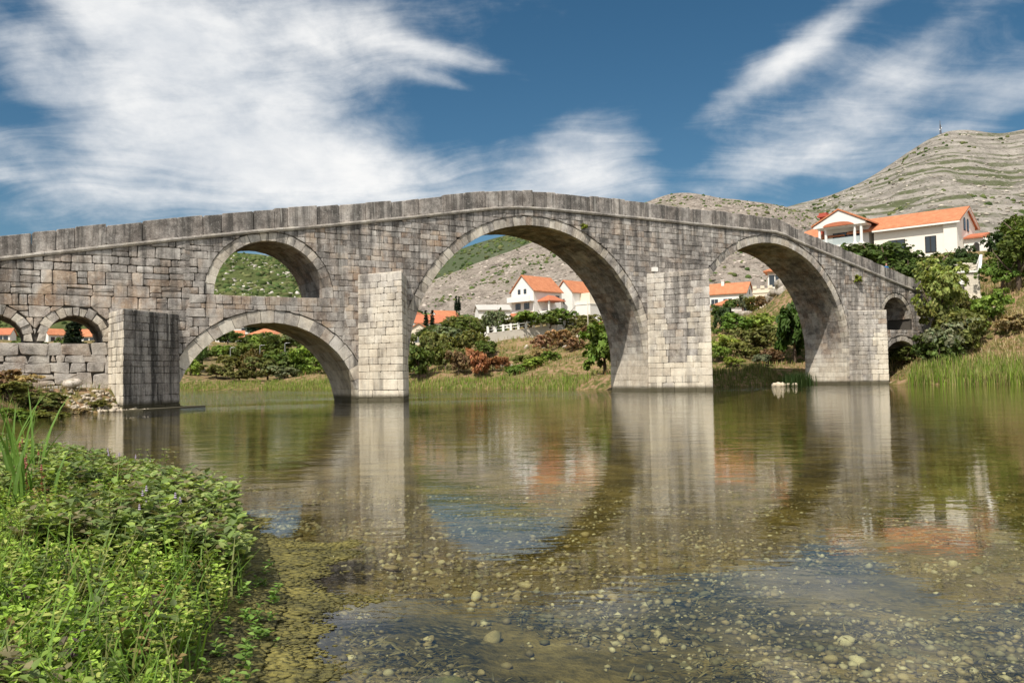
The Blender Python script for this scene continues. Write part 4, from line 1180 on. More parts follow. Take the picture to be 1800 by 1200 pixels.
def put_plant(kind, name, x, y, sc_, label, group):
    lm, stm, hm = PP[kind]
    o = empty(name, (x, y, gz(x, y)), rng.uniform(0, 6.28), label, 'plant', group); o.scale = (sc_,) * 3
    link('leaves', lm, o); link('stem', stm, o)
    for q in hm or (): link('flower_head', q, o)
g = np.random.default_rng(31)
for p in sample_bank(46, 32, lambda x, y, d: (d > .22) & (mosaic(x, y) + np.clip((y - 6.2) * .1, -.25, .3) > 0)): put_plant('mint', 'mint_plant', p[0], p[1], g.uniform(.75, 1.1), 'tall green mint plant standing above the leafy bank', 'mint plants on the near bank')
for px_, py_ in ((247, 812), (262, 910), (283, 925), (195, 806)):
    q = on_ground(px_, py_ + 45, 2.5, 15); put_plant('flower', 'flowering_mint', q[0], q[1], .85, 'mint with a small pale lilac flower head on the near bank', 'flowering mint plants')
for px_, py_ in ((15, 1060), (250, 1100), (180, 1090), (95, 1180), (135, 1010)):
    q = on_ground(px_, py_ + 40, 2.5, 15); put_plant('purple', 'purple_weed', q[0], q[1], .62, 'dark purple leaved weed among the light green cress', 'purple weeds')
for px_, py_ in ((20, 830), (35, 850), (10, 870), (55, 835), (30, 815), (60, 870)):
    q = on_ground(px_, py_ + 30, 2.5, 16); put_plant('red', 'knotweed', q[0], q[1], 1.0, 'reddish knotweed beside the iris blades', 'red knotweed plants')
def iris(px_, py_, Y, n, h, seed, label):
    g = random.Random(seed); x = (px_ - 900) / F_PX * Y; z = gz(x, Y)
    o = empty('iris_clump', (x, Y, z), 0, label, 'plant', 'iris clumps on the near bank')
    for i in range(n):
        a = Acc(); an = g.uniform(0, 6.28); ln = g.uniform(.05, .35) * h; H = h * g.uniform(.65, 1.1); w_ = g.uniform(.012, .022)
        bx, by = g.uniform(-.16, .16), g.uniform(-.14, .14); dx_, dy_ = math.cos(an), math.sin(an); fx, fy = -dy_, dx_
        fx, fy = (abs(fx) * .5 + .5) * (1 if fx >= 0 else -1), fy * .5
        v = []; sg = 5
        for k in range(sg + 1):
            f = k / sg; w2 = w_ * (1 - f ** 2.2) + .001
            c = Vector((bx + dx_ * ln * f ** 2, by + dy_ * ln * f ** 2, -.03 + H * (f - .12 * f ** 3)))
            v += [c + Vector((-fx * w2, -fy * w2, 0)), c + Vector((fx * .0, fy * .0, 0)) + Vector((dx_, dy_, 0)) * w2 * .3, c + Vector((fx * w2, fy * w2, 0))]
        f_ = []
        for k in range(sg):
            f_ += [(3 * k, 3 * k + 1, 3 * k + 4, 3 * k + 3), (3 * k + 1, 3 * k + 2, 3 * k + 5, 3 * k + 4)]
        k = g.uniform(.8, 1.25)
        a.add(v, f_, (.13 * k, .235 * k, .04 * k, 1)); a.obj('blade', M_LEAF, o)
iris(12, 0, 8.2, 9, 1.25, 1, 'tall sword shaped iris leaves at the left end of the bank')
iris(40, 0, 9.0, 8, 1.2, 2, 'tall sword shaped iris leaves at the left end of the bank')
iris(30, 0, 7.2, 6, 1.0, 3, 'tall sword shaped iris leaves at the left end of the bank')
iris(82, 0, 7.6, 4, .62, 4, 'short pair of iris blades amid the mint')

# ------------------------------------------------------------------ algae mat, pebbles and stones
def ico(sub):
    bm = bmesh.new(); bmesh.ops.create_icosphere(bm, subdivisions=sub, radius=1.0)
    v = np.array([p.co[:] for p in bm.verts]); f = np.array([[q.index for q in fc.verts] for fc in bm.faces]); bm.free(); return v, f
IV2, IF2 = ico(2); IV1, IF1 = ico(1)
def mat_algae():
    m, t, b = new_mat('algae')
    p = t.new('ShaderNodeNewGeometry').outputs['Position']
    n1_ = t.noise(p, 3.0, 6, .65); n2_ = t.noise(p, 22.0, 5, .7)
    t.put(b.inputs['Base Color'], t.ramp(t.math('ADD', t.math('MULTIPLY', n1_, .6), t.math('MULTIPLY', n2_, .45)), [(.36, (.035, .034, .012)), (.5, (.12, .108, .028)), (.62, (.22, .19, .045)), (.78, (.34, .31, .13))]))
    b.inputs['Roughness'].default_value = .85
    bump(t, b, t.math('ADD', n1_, n2_), .9, .03)
    return m
M_ALGAE = mat_algae()
def algae_patch(name, cx, cy, rx, ry, seed, label, n, shore=False):
    """a floating mat: very many flat overlapping tufts"""
    g = np.random.default_rng(seed)
    x = g.uniform(cx - rx * 1.4, cx + rx * 1.4, n * 5); y = g.uniform(cy - ry * 1.4, cy + ry * 1.4, n * 5)
    if shore:
        d = shore_dist(x, y); f = .36 + fbm(x * 1.4, y * 1.4, 5, seed, .6) * 1.3 + d - np.clip((y - 7.5) * .2, 0, 1); f = np.where(d < .55, f, -1)
    else:
        f = 1 - 1.15 * np.hypot((x - cx) / rx, (y - cy) / ry) + fbm(x * .75 / rx, y * .75 / rx, 4, seed) * .7
    k = f + g.normal(size=len(x)) * .05 > 0
    x, y, f = x[k][:n], y[k][:n], f[k][:n]; m = len(x)
    r = g.uniform(.012, .034, m) * np.clip(.5 + f * 2.2, .45, 1.2)
    z = np.where(f > .25, .008, .002) + g.normal(size=m) * .003
    if shore: z = np.maximum(z, np.where(shore_dist(x, y) > 0, ground_z(x, y) + .004, -9))
    V = np.stack([x, y, z], 1)[:, None, :] + IV1[None] * (r[:, None, None] * np.array([1.3, 1.0, .16])) * g.uniform(.6, 1.3, (m, len(IV1), 1))
    F = (np.arange(m) * len(IV1))[:, None, None] + IF1[None]
    o = link(name, npmesh(name, V.reshape(-1, 3), F.reshape(-1, 3), M_ALGAE, smooth=True))
    return tag(o, label, 'algae', kind='stuff')
algae_patch('algae_mat', -1.7, 5.6, 1.6, 3.6, 41, 'yellow green algae mat floating along the near shore', 26000, True)
q = at(340, 846, 1); 
def on_water(px, py):
    d = ray(px, py); k = -CAM_H / d[2]; return d * k
for px_, py_, rx, ry, sd_ in ((342, 846, .34, .30, 3), (1130, 978, 0, 0, 0), (495, 1025, .10, .06, 5)):
    if rx:
        c = on_water(px_, py_); algae_patch('algae_island', c[0], c[1], rx, ry, sd_, 'small island of algae drifting off the bank' if rx > .2 else 'tiny scrap of algae near the mat edge', 1500 if rx > .2 else 150)
def pebble_mat():
    m, t, b = new_mat('pebble')
    at_ = t.new('ShaderNodeVertexColor', layer_name='tone').outputs[0]
    p = t.new('ShaderNodeTexCoord').outputs['Object']
    n1_ = t.noise(p, 14.0, 5, .65); n2_ = t.noise(t.new('ShaderNodeNewGeometry').outputs['Position'], 2.0, 4, .6)
    c = t.mix(1.0, at_, t.ramp(n1_, [(.3, (.5, .48, .42)), (.6, (1, 1, 1)), (.8, (1.15, 1.1, 1.0))]), 'MULTIPLY')
    c = t.mix(t.math('MULTIPLY', t.step(n2_, .46, .64), .8), c, (.10, .085, .03))
    t.put(b.inputs['Base Color'], c); b.inputs['Roughness'].default_value = .7
    bump(t, b, n1_, .4, .01)
    return m
M_PEB = pebble_mat()
def stone_shape(iv, seed, flat=.6):
    g = np.random.default_rng(seed)
    d = unit(g.normal(size=(9, 3))); o = g.uniform(.48, .95, 9)
    v = iv.copy()
    for k in range(9):
        ex = np.maximum(v @ d[k] - o[k], 0); v = v - ex[:, None] * d[k] * .85
    v = v * np.array([1, g.uniform(.5, .95), flat * g.uniform(.6, 1.2)])
    return v * (1 + g.normal(size=(len(v), 1)) * .02)
PEBC = np.array([(.40, .305, .16), (.50, .405, .24), (.30, .22, .105), (.60, .51, .34), (.22, .165, .08), (.37, .27, .135)])
def bed_points(n, seed, ymax):
    g = np.random.default_rng(seed)
    y = 3.2 * np.exp(g.uniform(0, 1, n * 2) * math.log(ymax / 3.2)); x = g.uniform(-.75, .72, n * 2) * y
    d = shore_dist(x, y); k = (d < -.12) & (fbm(x * .9, y * .9, 4, 55) > -.07 + .06 * g.normal(size=len(x)))
    return np.stack([x[k][:n], y[k][:n]], 1)
g = np.random.default_rng(61)
protos = []
for i in range(14):
    c = PEBC[i % 6]
    v = stone_shape(IV2, 300 + i)
    protos.append(npmesh('stone', v, IF2, M_PEB, np.tile(np.append(c * g.uniform(.85, 1.15), 1), (len(v), 1)), smooth=True))
for i, p in enumerate(bed_points(300, 62, 11)):
    r = .03 + .06 * g.uniform() ** 2.6
    o = link('stone', protos[i % 14], ground, (p[0], p[1], gz(p[0], p[1]) + r * .25)); o.scale = (r, r, r); o.rotation_euler = (g.normal() * .2, g.normal() * .2, g.uniform(0, 6.28))
V, F, T = [], [], []; b = 0
shapes = [stone_shape(IV1, 400 + i) for i in range(12)]
pb = bed_points(15000, 63, 17); zb_ = ground_z(pb[:, 0], pb[:, 1])
for i, p in enumerate(pb):
    r = .012 + .040 * g.uniform() ** 2.5; a_ = g.uniform(0, 6.28); s0 = shapes[i % 12] * r
    c_, s_ = math.cos(a_), math.sin(a_)
    V.append(np.stack([s0[:, 0] * c_ - s0[:, 1] * s_ + p[0], s0[:, 0] * s_ + s0[:, 1] * c_ + p[1], s0[:, 2] + zb_[i] + r * .25], 1)); F.append(IF1 + b); b += len(IV1)
    T.append(np.tile(np.append(PEBC[g.integers(0, 6)] * g.uniform(.6, 1.1), 1), (len(IV1), 1)))
peb = link('pebbles', npmesh('pebbles', np.concatenate(V), np.concatenate(F), M_PEB, np.concatenate(T), smooth=True), ground); tag(peb, kind='stuff')
# the moss covered stone at the very front, rubble by the pier, rocks on the banks
def rock(name, x, y, z, r, seed, col, label, cat='rock', group=None, flat=.75, mat=None):
    v = stone_shape(IV2 if r > .3 else IV1, seed, flat) * r; IFx = IF2 if r > .3 else IF1
    v = v * (1 + (.06 if r > .3 else .2) * np.random.default_rng(seed).normal(size=(len(v), 1)))
    o = link(name, npmesh(name, v, IFx, mat or M_PEB, np.tile(np.append(np.array(col), 1), (len(v), 1))), None, (x, y, z)); o.rotation_euler = (0, 0, seed * 1.7)
    return tag(o, label, cat, group)
c = on_water(795, 1192); rock('mossy_stone', c[0], c[1] + .12, -.10, .17, 7, (.10, .13, .025), 'round stone covered with green moss just under the water', 'stone', None, .7, M_ALGAE)
for i in range(230):
    f = rng.random() ** .8; px_ = 108 + 112 * f + rng.uniform(-6, 6); py_ = 713 - rng.random() ** 1.3 * (26 * (1 - f) + 5)
    s_ = -27.0 + 3.6 * f; t_ = -1.2 - 2.2 * rng.random() - .6 * (1 - f)
    q = bw(s_ + rng.uniform(-.5, .5), t_, 0); zz = max(gz(q[0], q[1]), -.02)
    rock('rubble_stone', q[0], q[1], zz + .05, rng.uniform(.06, .20), 500 + i, (lambda q: (.58 * q, .50 * q, .40 * q))(rng.uniform(.6, 1.15)), 'pale broken stone in the rubble beside the left pier', 'stone', 'rubble beside the left pier')
q = bw(-26.2, -1.4, 0); rock('boulder', q[0], q[1], gz(q[0], q[1]) + .25, .55, 77, (.62, .56, .50), 'large pale boulder on top of the rubble beside the left pier', 'boulder')
for px_, Y, r, sd_ in ((892, 104, .9, 1), (880, 103, .6, 2), (1000, 101, .8, 3), (955, 107, .5, 4), (1018, 104, .7, 5), (1040, 98, .6, 6), (925, 110, .6, 7)):
    x = (px_ - 900) / F_PX * Y; rock('slope_rock', x, Y, gz(x, Y) + r * .3, r, 600 + sd_, (.58, .50, .41), 'pale rock on the scrubby slope below the balustrade', 'rock', 'rocks on the slope below the balustrade')
for px_, Y, r, sd_ in ((1302, 121, 1.3, 1), (1312, 120, 1.2, 2), (1368, 116, 1.5, 3), (1384, 114, 1.6, 4), (1355, 118, 1.2, 5), (1375, 112, 1.1, 6)):
    x = (px_ - 900) / F_PX * Y; rock('outcrop_rock', x, Y, gz(x, Y) + r * .2, r, 620 + sd_, (.46, .41, .36), 'grey rock outcrop below the castellated house', 'rock', 'outcrop rocks below the castellated house')
for px_, r, sd_ in ((1365, .38, 1), (1374, .5, 2), (1358, .28, 3), (1383, .3, 4), (1395, .32, 5)):
    Y = 76.6; x = (px_ - 900) / F_PX * Y; rock('shore_rock', x, Y, max(gz(x, Y), 0) + .08, r, 640 + sd_, (.72, .62, .48), 'pale stone at the water edge behind the right arch', 'rock', 'stones at the water edge behind the right arch')
q = bw(38.2, -1.9, 0)
a = Acc(); a.tube([(-1.1, 0, .05), (-.2, .1, .22), (.6, 0, .30), (1.3, -.1, .12)], [.05, .07, .06, .03], 6); a.tube([(.2, 0, .25), (.7, -.25, .42)], [.04, .02], 5); a.tube([(-.5, .05, .15), (-.1, .3, .05)], [.04, .02], 5)
dw = a.obj('driftwood', simple('drift', (.30, .24, .17), .9), None, True, q); dw.rotation_euler = (0, 0, TH); tag(dw, 'bleached driftwood branch caught against the right cutwater', 'driftwood')
# apron ledge at the foot of the left pier
a = Acc(); a.prism([(-24.4, -2.2), (-24.2, -3.7), (-23.3, -3.6), (-19.7, -.35), (-20.2, .2)], 'z', -.8, .07, (.6, .1, .8, .1)); ap = a.obj('apron', M_STONE, bridge)
# water weed on the bed
pw = bed_points(1500, 71, 16); 
g = np.random.default_rng(72)
k = fbm(pw[:, 0] * .9, pw[:, 1] * .9, 4, 55) < .06; pw = pw[k]
n = 14
pos = np.repeat(np.concatenate([pw, ground_z(pw[:, 0], pw[:, 1])[:, None] + .03], 1), n, 0) + g.normal(size=(len(pw) * n, 3)) * np.array([.10, .07, .018])
V, F, T = leaves(pos, g.normal(size=pos.shape) * .5 + np.array([0, 0, 1.]), .075 * g.uniform(.5, 1.6, len(pos)), 6.5, np.array([(.20, .155, .065)]) * g.uniform(.5, 1.6, (len(pos), 1)), along=g.normal(size=pos.shape) * .5 + np.array([1., .3, 0]))
ww = link('water_weed', npmesh('water_weed', V, F, M_LEAF, T)); tag(ww, 'brown water weed on the shallow river bed', 'water weed', kind='stuff')
# ------------------------------------------------------------------ houses
def roof_mat():
    m, t, b = new_mat('clay_tiles')
    p = t.new('ShaderNodeTexCoord').outputs['Object']
    n1_ = t.noise(p, 1.3, 5, .6); n2_ = t.noise(p, 9.0, 4, .6)
    wv_ = t.new('ShaderNodeTexWave', i_Vector=p, i_Scale=1.6, i_Distortion=.4, i_Detail=1.0, bands_direction='X').outputs['Fac']
    c = t.ramp(t.math('ADD', t.math('MULTIPLY', n1_, .5), t.math('MULTIPLY', n2_, .5)), [(.32, (.34, .125, .058)), (.5, (.54, .205, .095)), (.7, (.66, .31, .165))])
    t.put(b.inputs['Base Color'], t.mix(t.math('MULTIPLY', wv_, .28), c, (.28, .09, .04)))
    b.inputs['Roughness'].default_value = .85; bump(t, b, wv_, .5, .05)
    return m
M_TILE = roof_mat()
M_TILE2 = simple('old_tiles', (.46, .16, .085), .9, .5, 1.5)
M_WHITE = simple('white_render', (.78, .765, .73), .9, .10, .6)
M_CREAM = simple('cream_render', (.74, .66, .53), .9, .14, .6)
M_GREYW = simple('grey_render', (.46, .44, .41), .9, .2, .6)
M_TRIM = simple('white_trim', (.80, .79, .76), .7, .05)
M_FRAME = simple('dark_frame', (.035, .032, .03), .5, .1)
M_BROWN = simple('brown_shutter', (.10, .05, .035), .7, .2)
M_METAL = simple('grey_metal', (.42, .43, .43), .45, .1, 3, .6)
M_CONC = simple('concrete', (.50, .46, .40), .95, .3, 1.0, bumpk=.4)
def glass_mat():
    m, t, b = new_mat('window_glass')
    b.inputs['Base Color'].default_value = (.03, .04, .05, 1); b.inputs['Roughness'].default_value = .06; b.inputs['Specular IOR Level'].default_value = .8
    return m
M_GLASS = glass_mat()
M_RAIL, _t, _b = new_mat('railing_glass'); _b.inputs['Base Color'].default_value = (.75, .85, .85, 1); _b.inputs['Alpha'].default_value = .35; _b.inputs['Roughness'].default_value = .08

def window(par, face, u, z, w_, h_, dims, style='frame', arch=False, mat=None):
    """a window (> pane) on a face of a house: face 'f' front (-y), 'l' end (-x), 'r' end (+x)"""
    wd, dp = dims
    def P(a, out, zz):
        return {'f': (a, -dp / 2 - out, zz), 'l': (-wd / 2 - out, a, zz), 'r': (wd / 2 + out, a, zz)}[face]
    def slab(poly, o0, o1):
        n = len(poly); v = [P(a, o0, zz) for a, zz in poly] + [P(a, o1, zz) for a, zz in poly]
        return v, [tuple(range(n))[::-1], tuple(range(n, 2 * n))] + [(i, (i + 1) % n, n + (i + 1) % n, n + i) for i in range(n)]
    def shape(m):
        a0, a1, z0, z1 = u - w_ / 2 + m, u + w_ / 2 - m, z + m, z + h_ - m
        if not arch: return [(a0, z0), (a1, z0), (a1, z1), (a0, z1)]
        r = (a1 - a0) / 2; return [(a0, z0), (a1, z0)] + [(u + math.cos(k) * r, z1 - r + math.sin(k) * r) for k in np.linspace(0, math.pi, 9)]
    a = Acc(); a.add(*slab(shape(0), -.02, .04)); f = a.obj('window', mat or (M_TRIM if style == 'frame' else M_FRAME), par)
    a = Acc(); a.add(*slab(shape(.07), .03, .055)); a.obj('pane', M_GLASS, f)
    if w_ > 1.0 and not arch:
        a = Acc(); a.add(*slab([(u - .03, z), (u + .03, z), (u + .03, z + h_), (u - .03, z + h_)], .05, .075)); a.obj('mullion', mat or (M_TRIM if style == 'frame' else M_FRAME), f)
def gable_block(a, w_, d_, h_, rh, ridge='x', z0=-3.0):
    """walls with gable ends; ridge along x or y"""
    if ridge == 'x': a.prism([(-d_ / 2, z0), (d_ / 2, z0), (d_ / 2, h_), (0, h_ + rh), (-d_ / 2, h_)], 'x', -w_ / 2, w_ / 2)
    else: a.prism([(-w_ / 2, z0), (w_ / 2, z0), (w_ / 2, h_), (0, h_ + rh), (-w_ / 2, h_)], 'y', -d_ / 2, d_ / 2)
def gable_roof(a, w_, d_, h_, rh, ridge='x', ov=.4, th=.16):
    L, D = (w_, d_) if ridge == 'x' else (d_, w_)
    k = rh / (D / 2)
    for sg in (-1, 1):
        p = [(sg * (D / 2 + ov), h_ - k * ov + .03), (0, h_ + rh + .03), (0, h_ + rh + .03 + th), (sg * (D / 2 + ov), h_ - k * ov + .03 + th)]
        if ridge == 'x': a.prism(p, 'x', -L / 2 - ov * .7, L / 2 + ov * .7)
        else: a.prism(p, 'y', -L / 2 - ov * .7, L / 2 + ov * .7)
def hip_roof(a, w_, d_, h_, rh, ov=.4):
    x, y = w_ / 2 + ov, d_ / 2 + ov; r = max(x - y, .05)
    v = [(-x, -y, h_), (x, -y, h_), (x, y, h_), (-x, y, h_), (-r, 0, h_ + rh), (r, 0, h_ + rh)] + [(-x, -y, h_ - .14), (x, -y, h_ - .14), (x, y, h_ - .14), (-x, y, h_ - .14)]
    a.add(v, [(0, 1, 5, 4), (1, 2, 5), (2, 3, 4, 5), (3, 0, 4), (6, 9, 8, 7), (0, 6, 7, 1), (1, 7, 8, 2), (2, 8, 9, 3), (3, 9, 6, 0)])
def house(px, py, Y, rz, w_, d_, h_, rh, label, roof='x', wall=None, tile=None, wins=(), chim=None, name='house', group=None, cat='house'):
    p = at(px, py, Y)
    o = empty(name, tuple(p), R(rz), label, cat, group)
    a = Acc()
    if roof in 'xy': gable_block(a, w_, d_, h_, rh, roof)
    else: a.box(-w_ / 2, w_ / 2, -d_ / 2, d_ / 2, -3, h_)
    a.obj('wall', wall or M_WHITE, o)
    a = Acc()
    if roof in 'xy': gable_roof(a, w_, d_, h_, rh, roof)
    elif roof == 'hip': hip_roof(a, w_, d_, h_ + .15, rh)
    else: a.box(-w_ / 2 - .25, w_ / 2 + .25, -d_ / 2 - .25, d_ / 2 + .25, h_, h_ + .25)
    rf = a.obj('roof', (tile or M_TILE) if roof != 'flat' else M_TRIM, o)
    if chim:
        a = Acc(); a.box(chim[0] - .3, chim[0] + .3, chim[1] - .3, chim[1] + .3, h_, h_ + rh + .7); a.box(chim[0] - .4, chim[0] + .4, chim[1] - .4, chim[1] + .4, h_ + rh + .7, h_ + rh + .85); a.obj('chimney', M_WHITE, rf)
    for q in wins: window(o, q[0], q[1], q[2], q[3], q[4], (w_, d_), q[5] if len(q) > 5 else 'frame')
    return o
# white gabled house and its neighbours behind the main arch
h1 = house(944, 558, 180, 45, 8.6, 6.4, 5.4, 3.1, 'white gabled house with a bright orange roof behind the main arch', 'x', wins=[('l', -.8, 4.7, .75, 1.0, 'd'), ('l', .9, 4.7, .75, 1.0, 'd'), ('l', -1.2, 1.5, 1.5, 1.3, 'd'), ('l', 1.3, 1.5, 1.5, 1.3, 'd'), ('f', 3.0, 3.6, 1.2, .9, 'd')])
a = Acc(); a.box(-5.6, -4.3, -3.3, 3.3, 3.0, 3.2); a.box(-5.6, -5.5, -3.3, 3.3, 3.2, 4.1); a.obj('balcony', M_WHITE, h1)
a = Acc(); hip_roof(a, 4.6, 3.0, 3.1, 1.2, .3); pr_ = a.obj('porch_roof', M_TILE2, h1); pr_.location = (-.6, -4.6, 0)
a = Acc()
for x_, y_ in ((-2.6, -5.9), (1.4, -5.9)): a.box(x_ - .15, x_ + .15, y_ - .15, y_ + .15, -2, 3.1)
a.box(-2.9, 1.7, -6.1, -3.3, -2.5, 1.0); a.obj('porch', M_WHITE, h1)
a = Acc(); v_ = [(-5.4, -3.2, -.2), (-5.4, 3.4, -.2), (-4.3, 3.4, .9), (-4.3, -3.2, .9)]; a.add(v_ + [(x, y, z - .15) for x, y, z in v_], [(0, 1, 2, 3), (7, 6, 5, 4), (0, 4, 5, 1), (1, 5, 6, 2), (2, 6, 7, 3), (3, 7, 4, 0)]); a.obj('lean_to_roof', M_TILE2, h1)
h2 = house(1014, 560, 186, 45, 8.0, 4.6, 5.6, 2.4, 'white and cream house with orange roof right of the gabled house', 'x', wins=[('l', .4, 3.0, 1.0, 1.1, 'd')])
a = Acc(); a.box(-1.5, 5.5, -5.0, -2.2, -3, 5.2); a.obj('cream_wing', M_CREAM, h2)
a = Acc(); a.box(-3.2, 1.4, -6.5, -2.4, -3, 2.6); a.box(-3.3, 1.5, -6.6, -2.3, 2.6, 2.75); a.obj('terrace_wing', M_WHITE, h2)
house(741, 612, 160, 90, 8.0, 5.0, 2.9, 1.5, 'cream gabled house beside the left foot of the main arch', 'x', M_CREAM, M_TILE, [('l', .2, .9, 1.3, 1.2)])
house(752, 590, 235, 20, 9.0, 7.0, 3.4, 2.2, 'house with a broad faded orange roof among cypresses', 'x', M_WHITE, M_TILE2, [('f', -2, 1.0, 1.1, 1.2), ('f', 2, 1.0, 1.1, 1.2)])
house(781, 580, 262, 30, 7.0, 6.0, 4.0, 1.8, 'small white house with orange roof behind the faded roof', 'x', M_WHITE, M_TILE, [('f', 0, 1.4, 1.2, 1.2)])
house(733, 585, 250, 80, 7.0, 5.0, 4.2, 1.8, 'grey white gable end beside the faded orange roof', 'x', M_GREYW, M_TILE2, [('l', 0, 1.4, 1.0, 1.2)])
house(866, 572, 172, 12, 6.4, 4.6, 3.0, 1.0, 'low white garden house with grey roof behind the conifer', 'x', M_WHITE, M_GREYW, [('f', -1.5, .8, 1.2, 1.2), ('f', 1.3, .8, 1.2, 1.2)])
# behind the right arch
house(1283, 545, 185, -28, 8.6, 6.6, 3.4, 2.3, 'white house with orange gabled roof and white chimney', 'x', M_WHITE, M_TILE, [('f', -2.4, .8, 1.6, 1.5), ('f', .4, .8, 2.0, 1.5), ('r', 0, 3.2, .8, 1.0, 'd')], (-1.2, -.6))
h7 = house(1284, 563, 158, 8, 6.6, 5.2, 2.5, 1.2, 'small white bungalow with two low orange hipped roofs', 'hip', M_WHITE, M_TILE, [('f', 1.9, .7, 1.0, 1.5), ('f', -2.1, .5, 1.6, 1.7)])
a = Acc(); a.box(1.15, 1.40, -2.72, -2.62, .55, 2.3); a.box(2.42, 2.67, -2.72, -2.62, .55, 2.3); a.obj('shutter', M_BROWN, h7)
a = Acc(); hip_roof(a, 3.4, 3.4, 2.7, 1.35, .35); r7 = a.obj('side_roof', M_TILE, h7); r7.location = (2.2, -1.0, .0)
h8 = empty('castellated_house', tuple(at(1366, 548, 136)), R(-22), 'cream stone house with round windows and a glass balcony inside the right arch', 'house')
a = Acc(); a.box(-3.4, 4.4, -2.5, 3.0, -4, 3.6); a.box(-3.5, 4.5, -2.6, 3.1, 2.9, 3.05); a.obj('wall', M_CREAM, h8)
a = Acc(); a.box(-1.2, 4.0, -1.2, 2.8, 3.6, 6.4); a.obj('upper_storey', M_CREAM, h8)
a = Acc(); hip_roof(a, 5.6, 4.6, 6.4, 1.2, .4); r8 = a.obj('roof', M_TILE, h8); r8.location = (1.4, .8, 0)
for x_ in (-2.0, .3, 2.5):
    a = Acc(); a.tube([(x_, -2.48, 1.5), (x_, -2.58, 1.5)], .52, 14); f_ = a.obj('round_window', M_CONC, h8); a = Acc(); a.tube([(x_, -2.5, 1.5), (x_, -2.6, 1.5)], .36, 14); a.obj('pane', M_GLASS, f_)
for x_ in (-1.4, .6):
    a = Acc(); a.tube([(-3.38, x_, 2.0), (-3.48, x_, 2.0)], .42, 14); f_ = a.obj('round_window', M_CONC, h8); a = Acc(); a.tube([(-3.4, x_, 2.0), (-3.5, x_, 2.0)], .28, 14); a.obj('pane', M_GLASS, f_)
a = Acc(); a.box(-1.1, .9, -1.32, -1.2, 3.7, 5.9); f_ = a.obj('window', M_TRIM, h8); a = Acc(); a.box(-.95, -.15, -1.36, -1.3, 3.9, 5.7); a.box(-.0, .75, -1.36, -1.3, 3.9, 5.7); a.obj('pane', M_GLASS, f_)
a = Acc()
for k in range(7): a.box(-3.4 + k * 1.2, -2.8 + k * 1.2, -2.6, -2.3, 3.6, 4.05)
a.obj('battlement', M_CREAM, h8)
# village behind the left arches
for i, (px_, py_, Y, rz, w_, d_, h_, rh, rf, lab) in enumerate((
        (404, 612, 250, 18, 8.0, 6.0, 3.2, 1.8, 'x', 'white cottage with a small orange roof on the far left hillside'), (420, 600, 275, 10, 9.0, 6.0, 4.2, 1.0, 'flat', 'white flat roofed house above the white cottage'),
        (468, 606, 255, -10, 8.6, 7.0, 2.8, 1.9, 'hip', 'low white house with a wide orange hipped roof seen through the low left arch'), (496, 602, 270, -15, 9, 7, 5.2, 1.0, 'flat', 'pale block of flats with balconies beside the hipped roof'),
        (93, 606, 240, 62, 5.6, 4.4, 2.8, 1.6, 'x', 'orange roofed gabled house seen through the small side arch'), (146, 604, 262, 10, 5, 4.4, 2.8, 1.5, 'x', 'house with faded roof behind the cypress in the small side arch'),
        (166, 608, 228, 6, 5, 4.4, 2.6, 1.5, 'x', 'white house with orange roof right of the cypress in the small side arch'), (4, 604, 240, 10, 5.6, 4.4, 2.6, 1.6, 'x', 'orange roofed house behind the leftmost side arch'))):
    house(px_, py_, Y, rz, w_, d_, h_, rh, lab, rf, M_WHITE if i != 5 else M_GREYW, M_TILE if i % 2 == 0 else M_TILE2, [('f', -w_ * .27, .9, 1.2, 1.2, 'd'), ('f', w_ * .05, .9, 1.2, 1.2, 'd'), ('f', w_ * .3, .9, 1.2, 1.2, 'd')] + ([('f', -w_ * .2, 3.3, 1.2, 1.1, 'd'), ('f', w_ * .2, 3.3, 1.2, 1.1, 'd')] if rf == 'flat' else []))
for px_, py_, Y, hh, lab, grp in ((132, 604, 120, 7.5, 'dark cypress in front of the faded roof in the small side arch', None), (178, 603, 125, 7, 'slim cypress beside the white house in the small side arch', None), (118, 606, 118, 3.4, 'short slim cypress seen through the small side arch', None),
                             (442, 585, 262, 13, 'tall dark cypress on the far left hillside', 'hillside cypresses'), (462, 584, 268, 12, 'tall dark cypress on the far left hillside', 'hillside cypresses'), (414, 590, 280, 9, 'tall dark cypress on the far left hillside', 'hillside cypresses'),
                             (749, 578, 215, 5.5, 'cypress in front of the faded orange roof', 'cypresses before the faded roof'), (760, 580, 213, 5.8, 'cypress in front of the faded orange roof', 'cypresses before the faded roof'), (802, 545, 260, 5, 'small cypress against the grey hill', 'cypresses against the grey hill'), (807, 545, 262, 5, 'small cypress against the grey hill', 'cypresses against the grey hill')):
    p = at(px_, py_, Y); plant(CYP, 'cypress', p[0], p[1], hh / 1.9 * 1.2, hh / 1.9, (.018, .036, .014), lab, 'tree', grp, z=p[2] - .3)
bushes([(105, 112, 60, 44, 'dark'), (150, 116, 60, 52, 'olive'), (30, 118, 70, 52, 'mid'), (70, 122, 60, 56, 'dark'), (190, 120, 60, 50, 'olive'), (125, 125, 50, 60, 'mid')], 'orchard_tree', 'leafy tree behind the small side arches', 'tree', 'trees behind the small side arches', TREE)

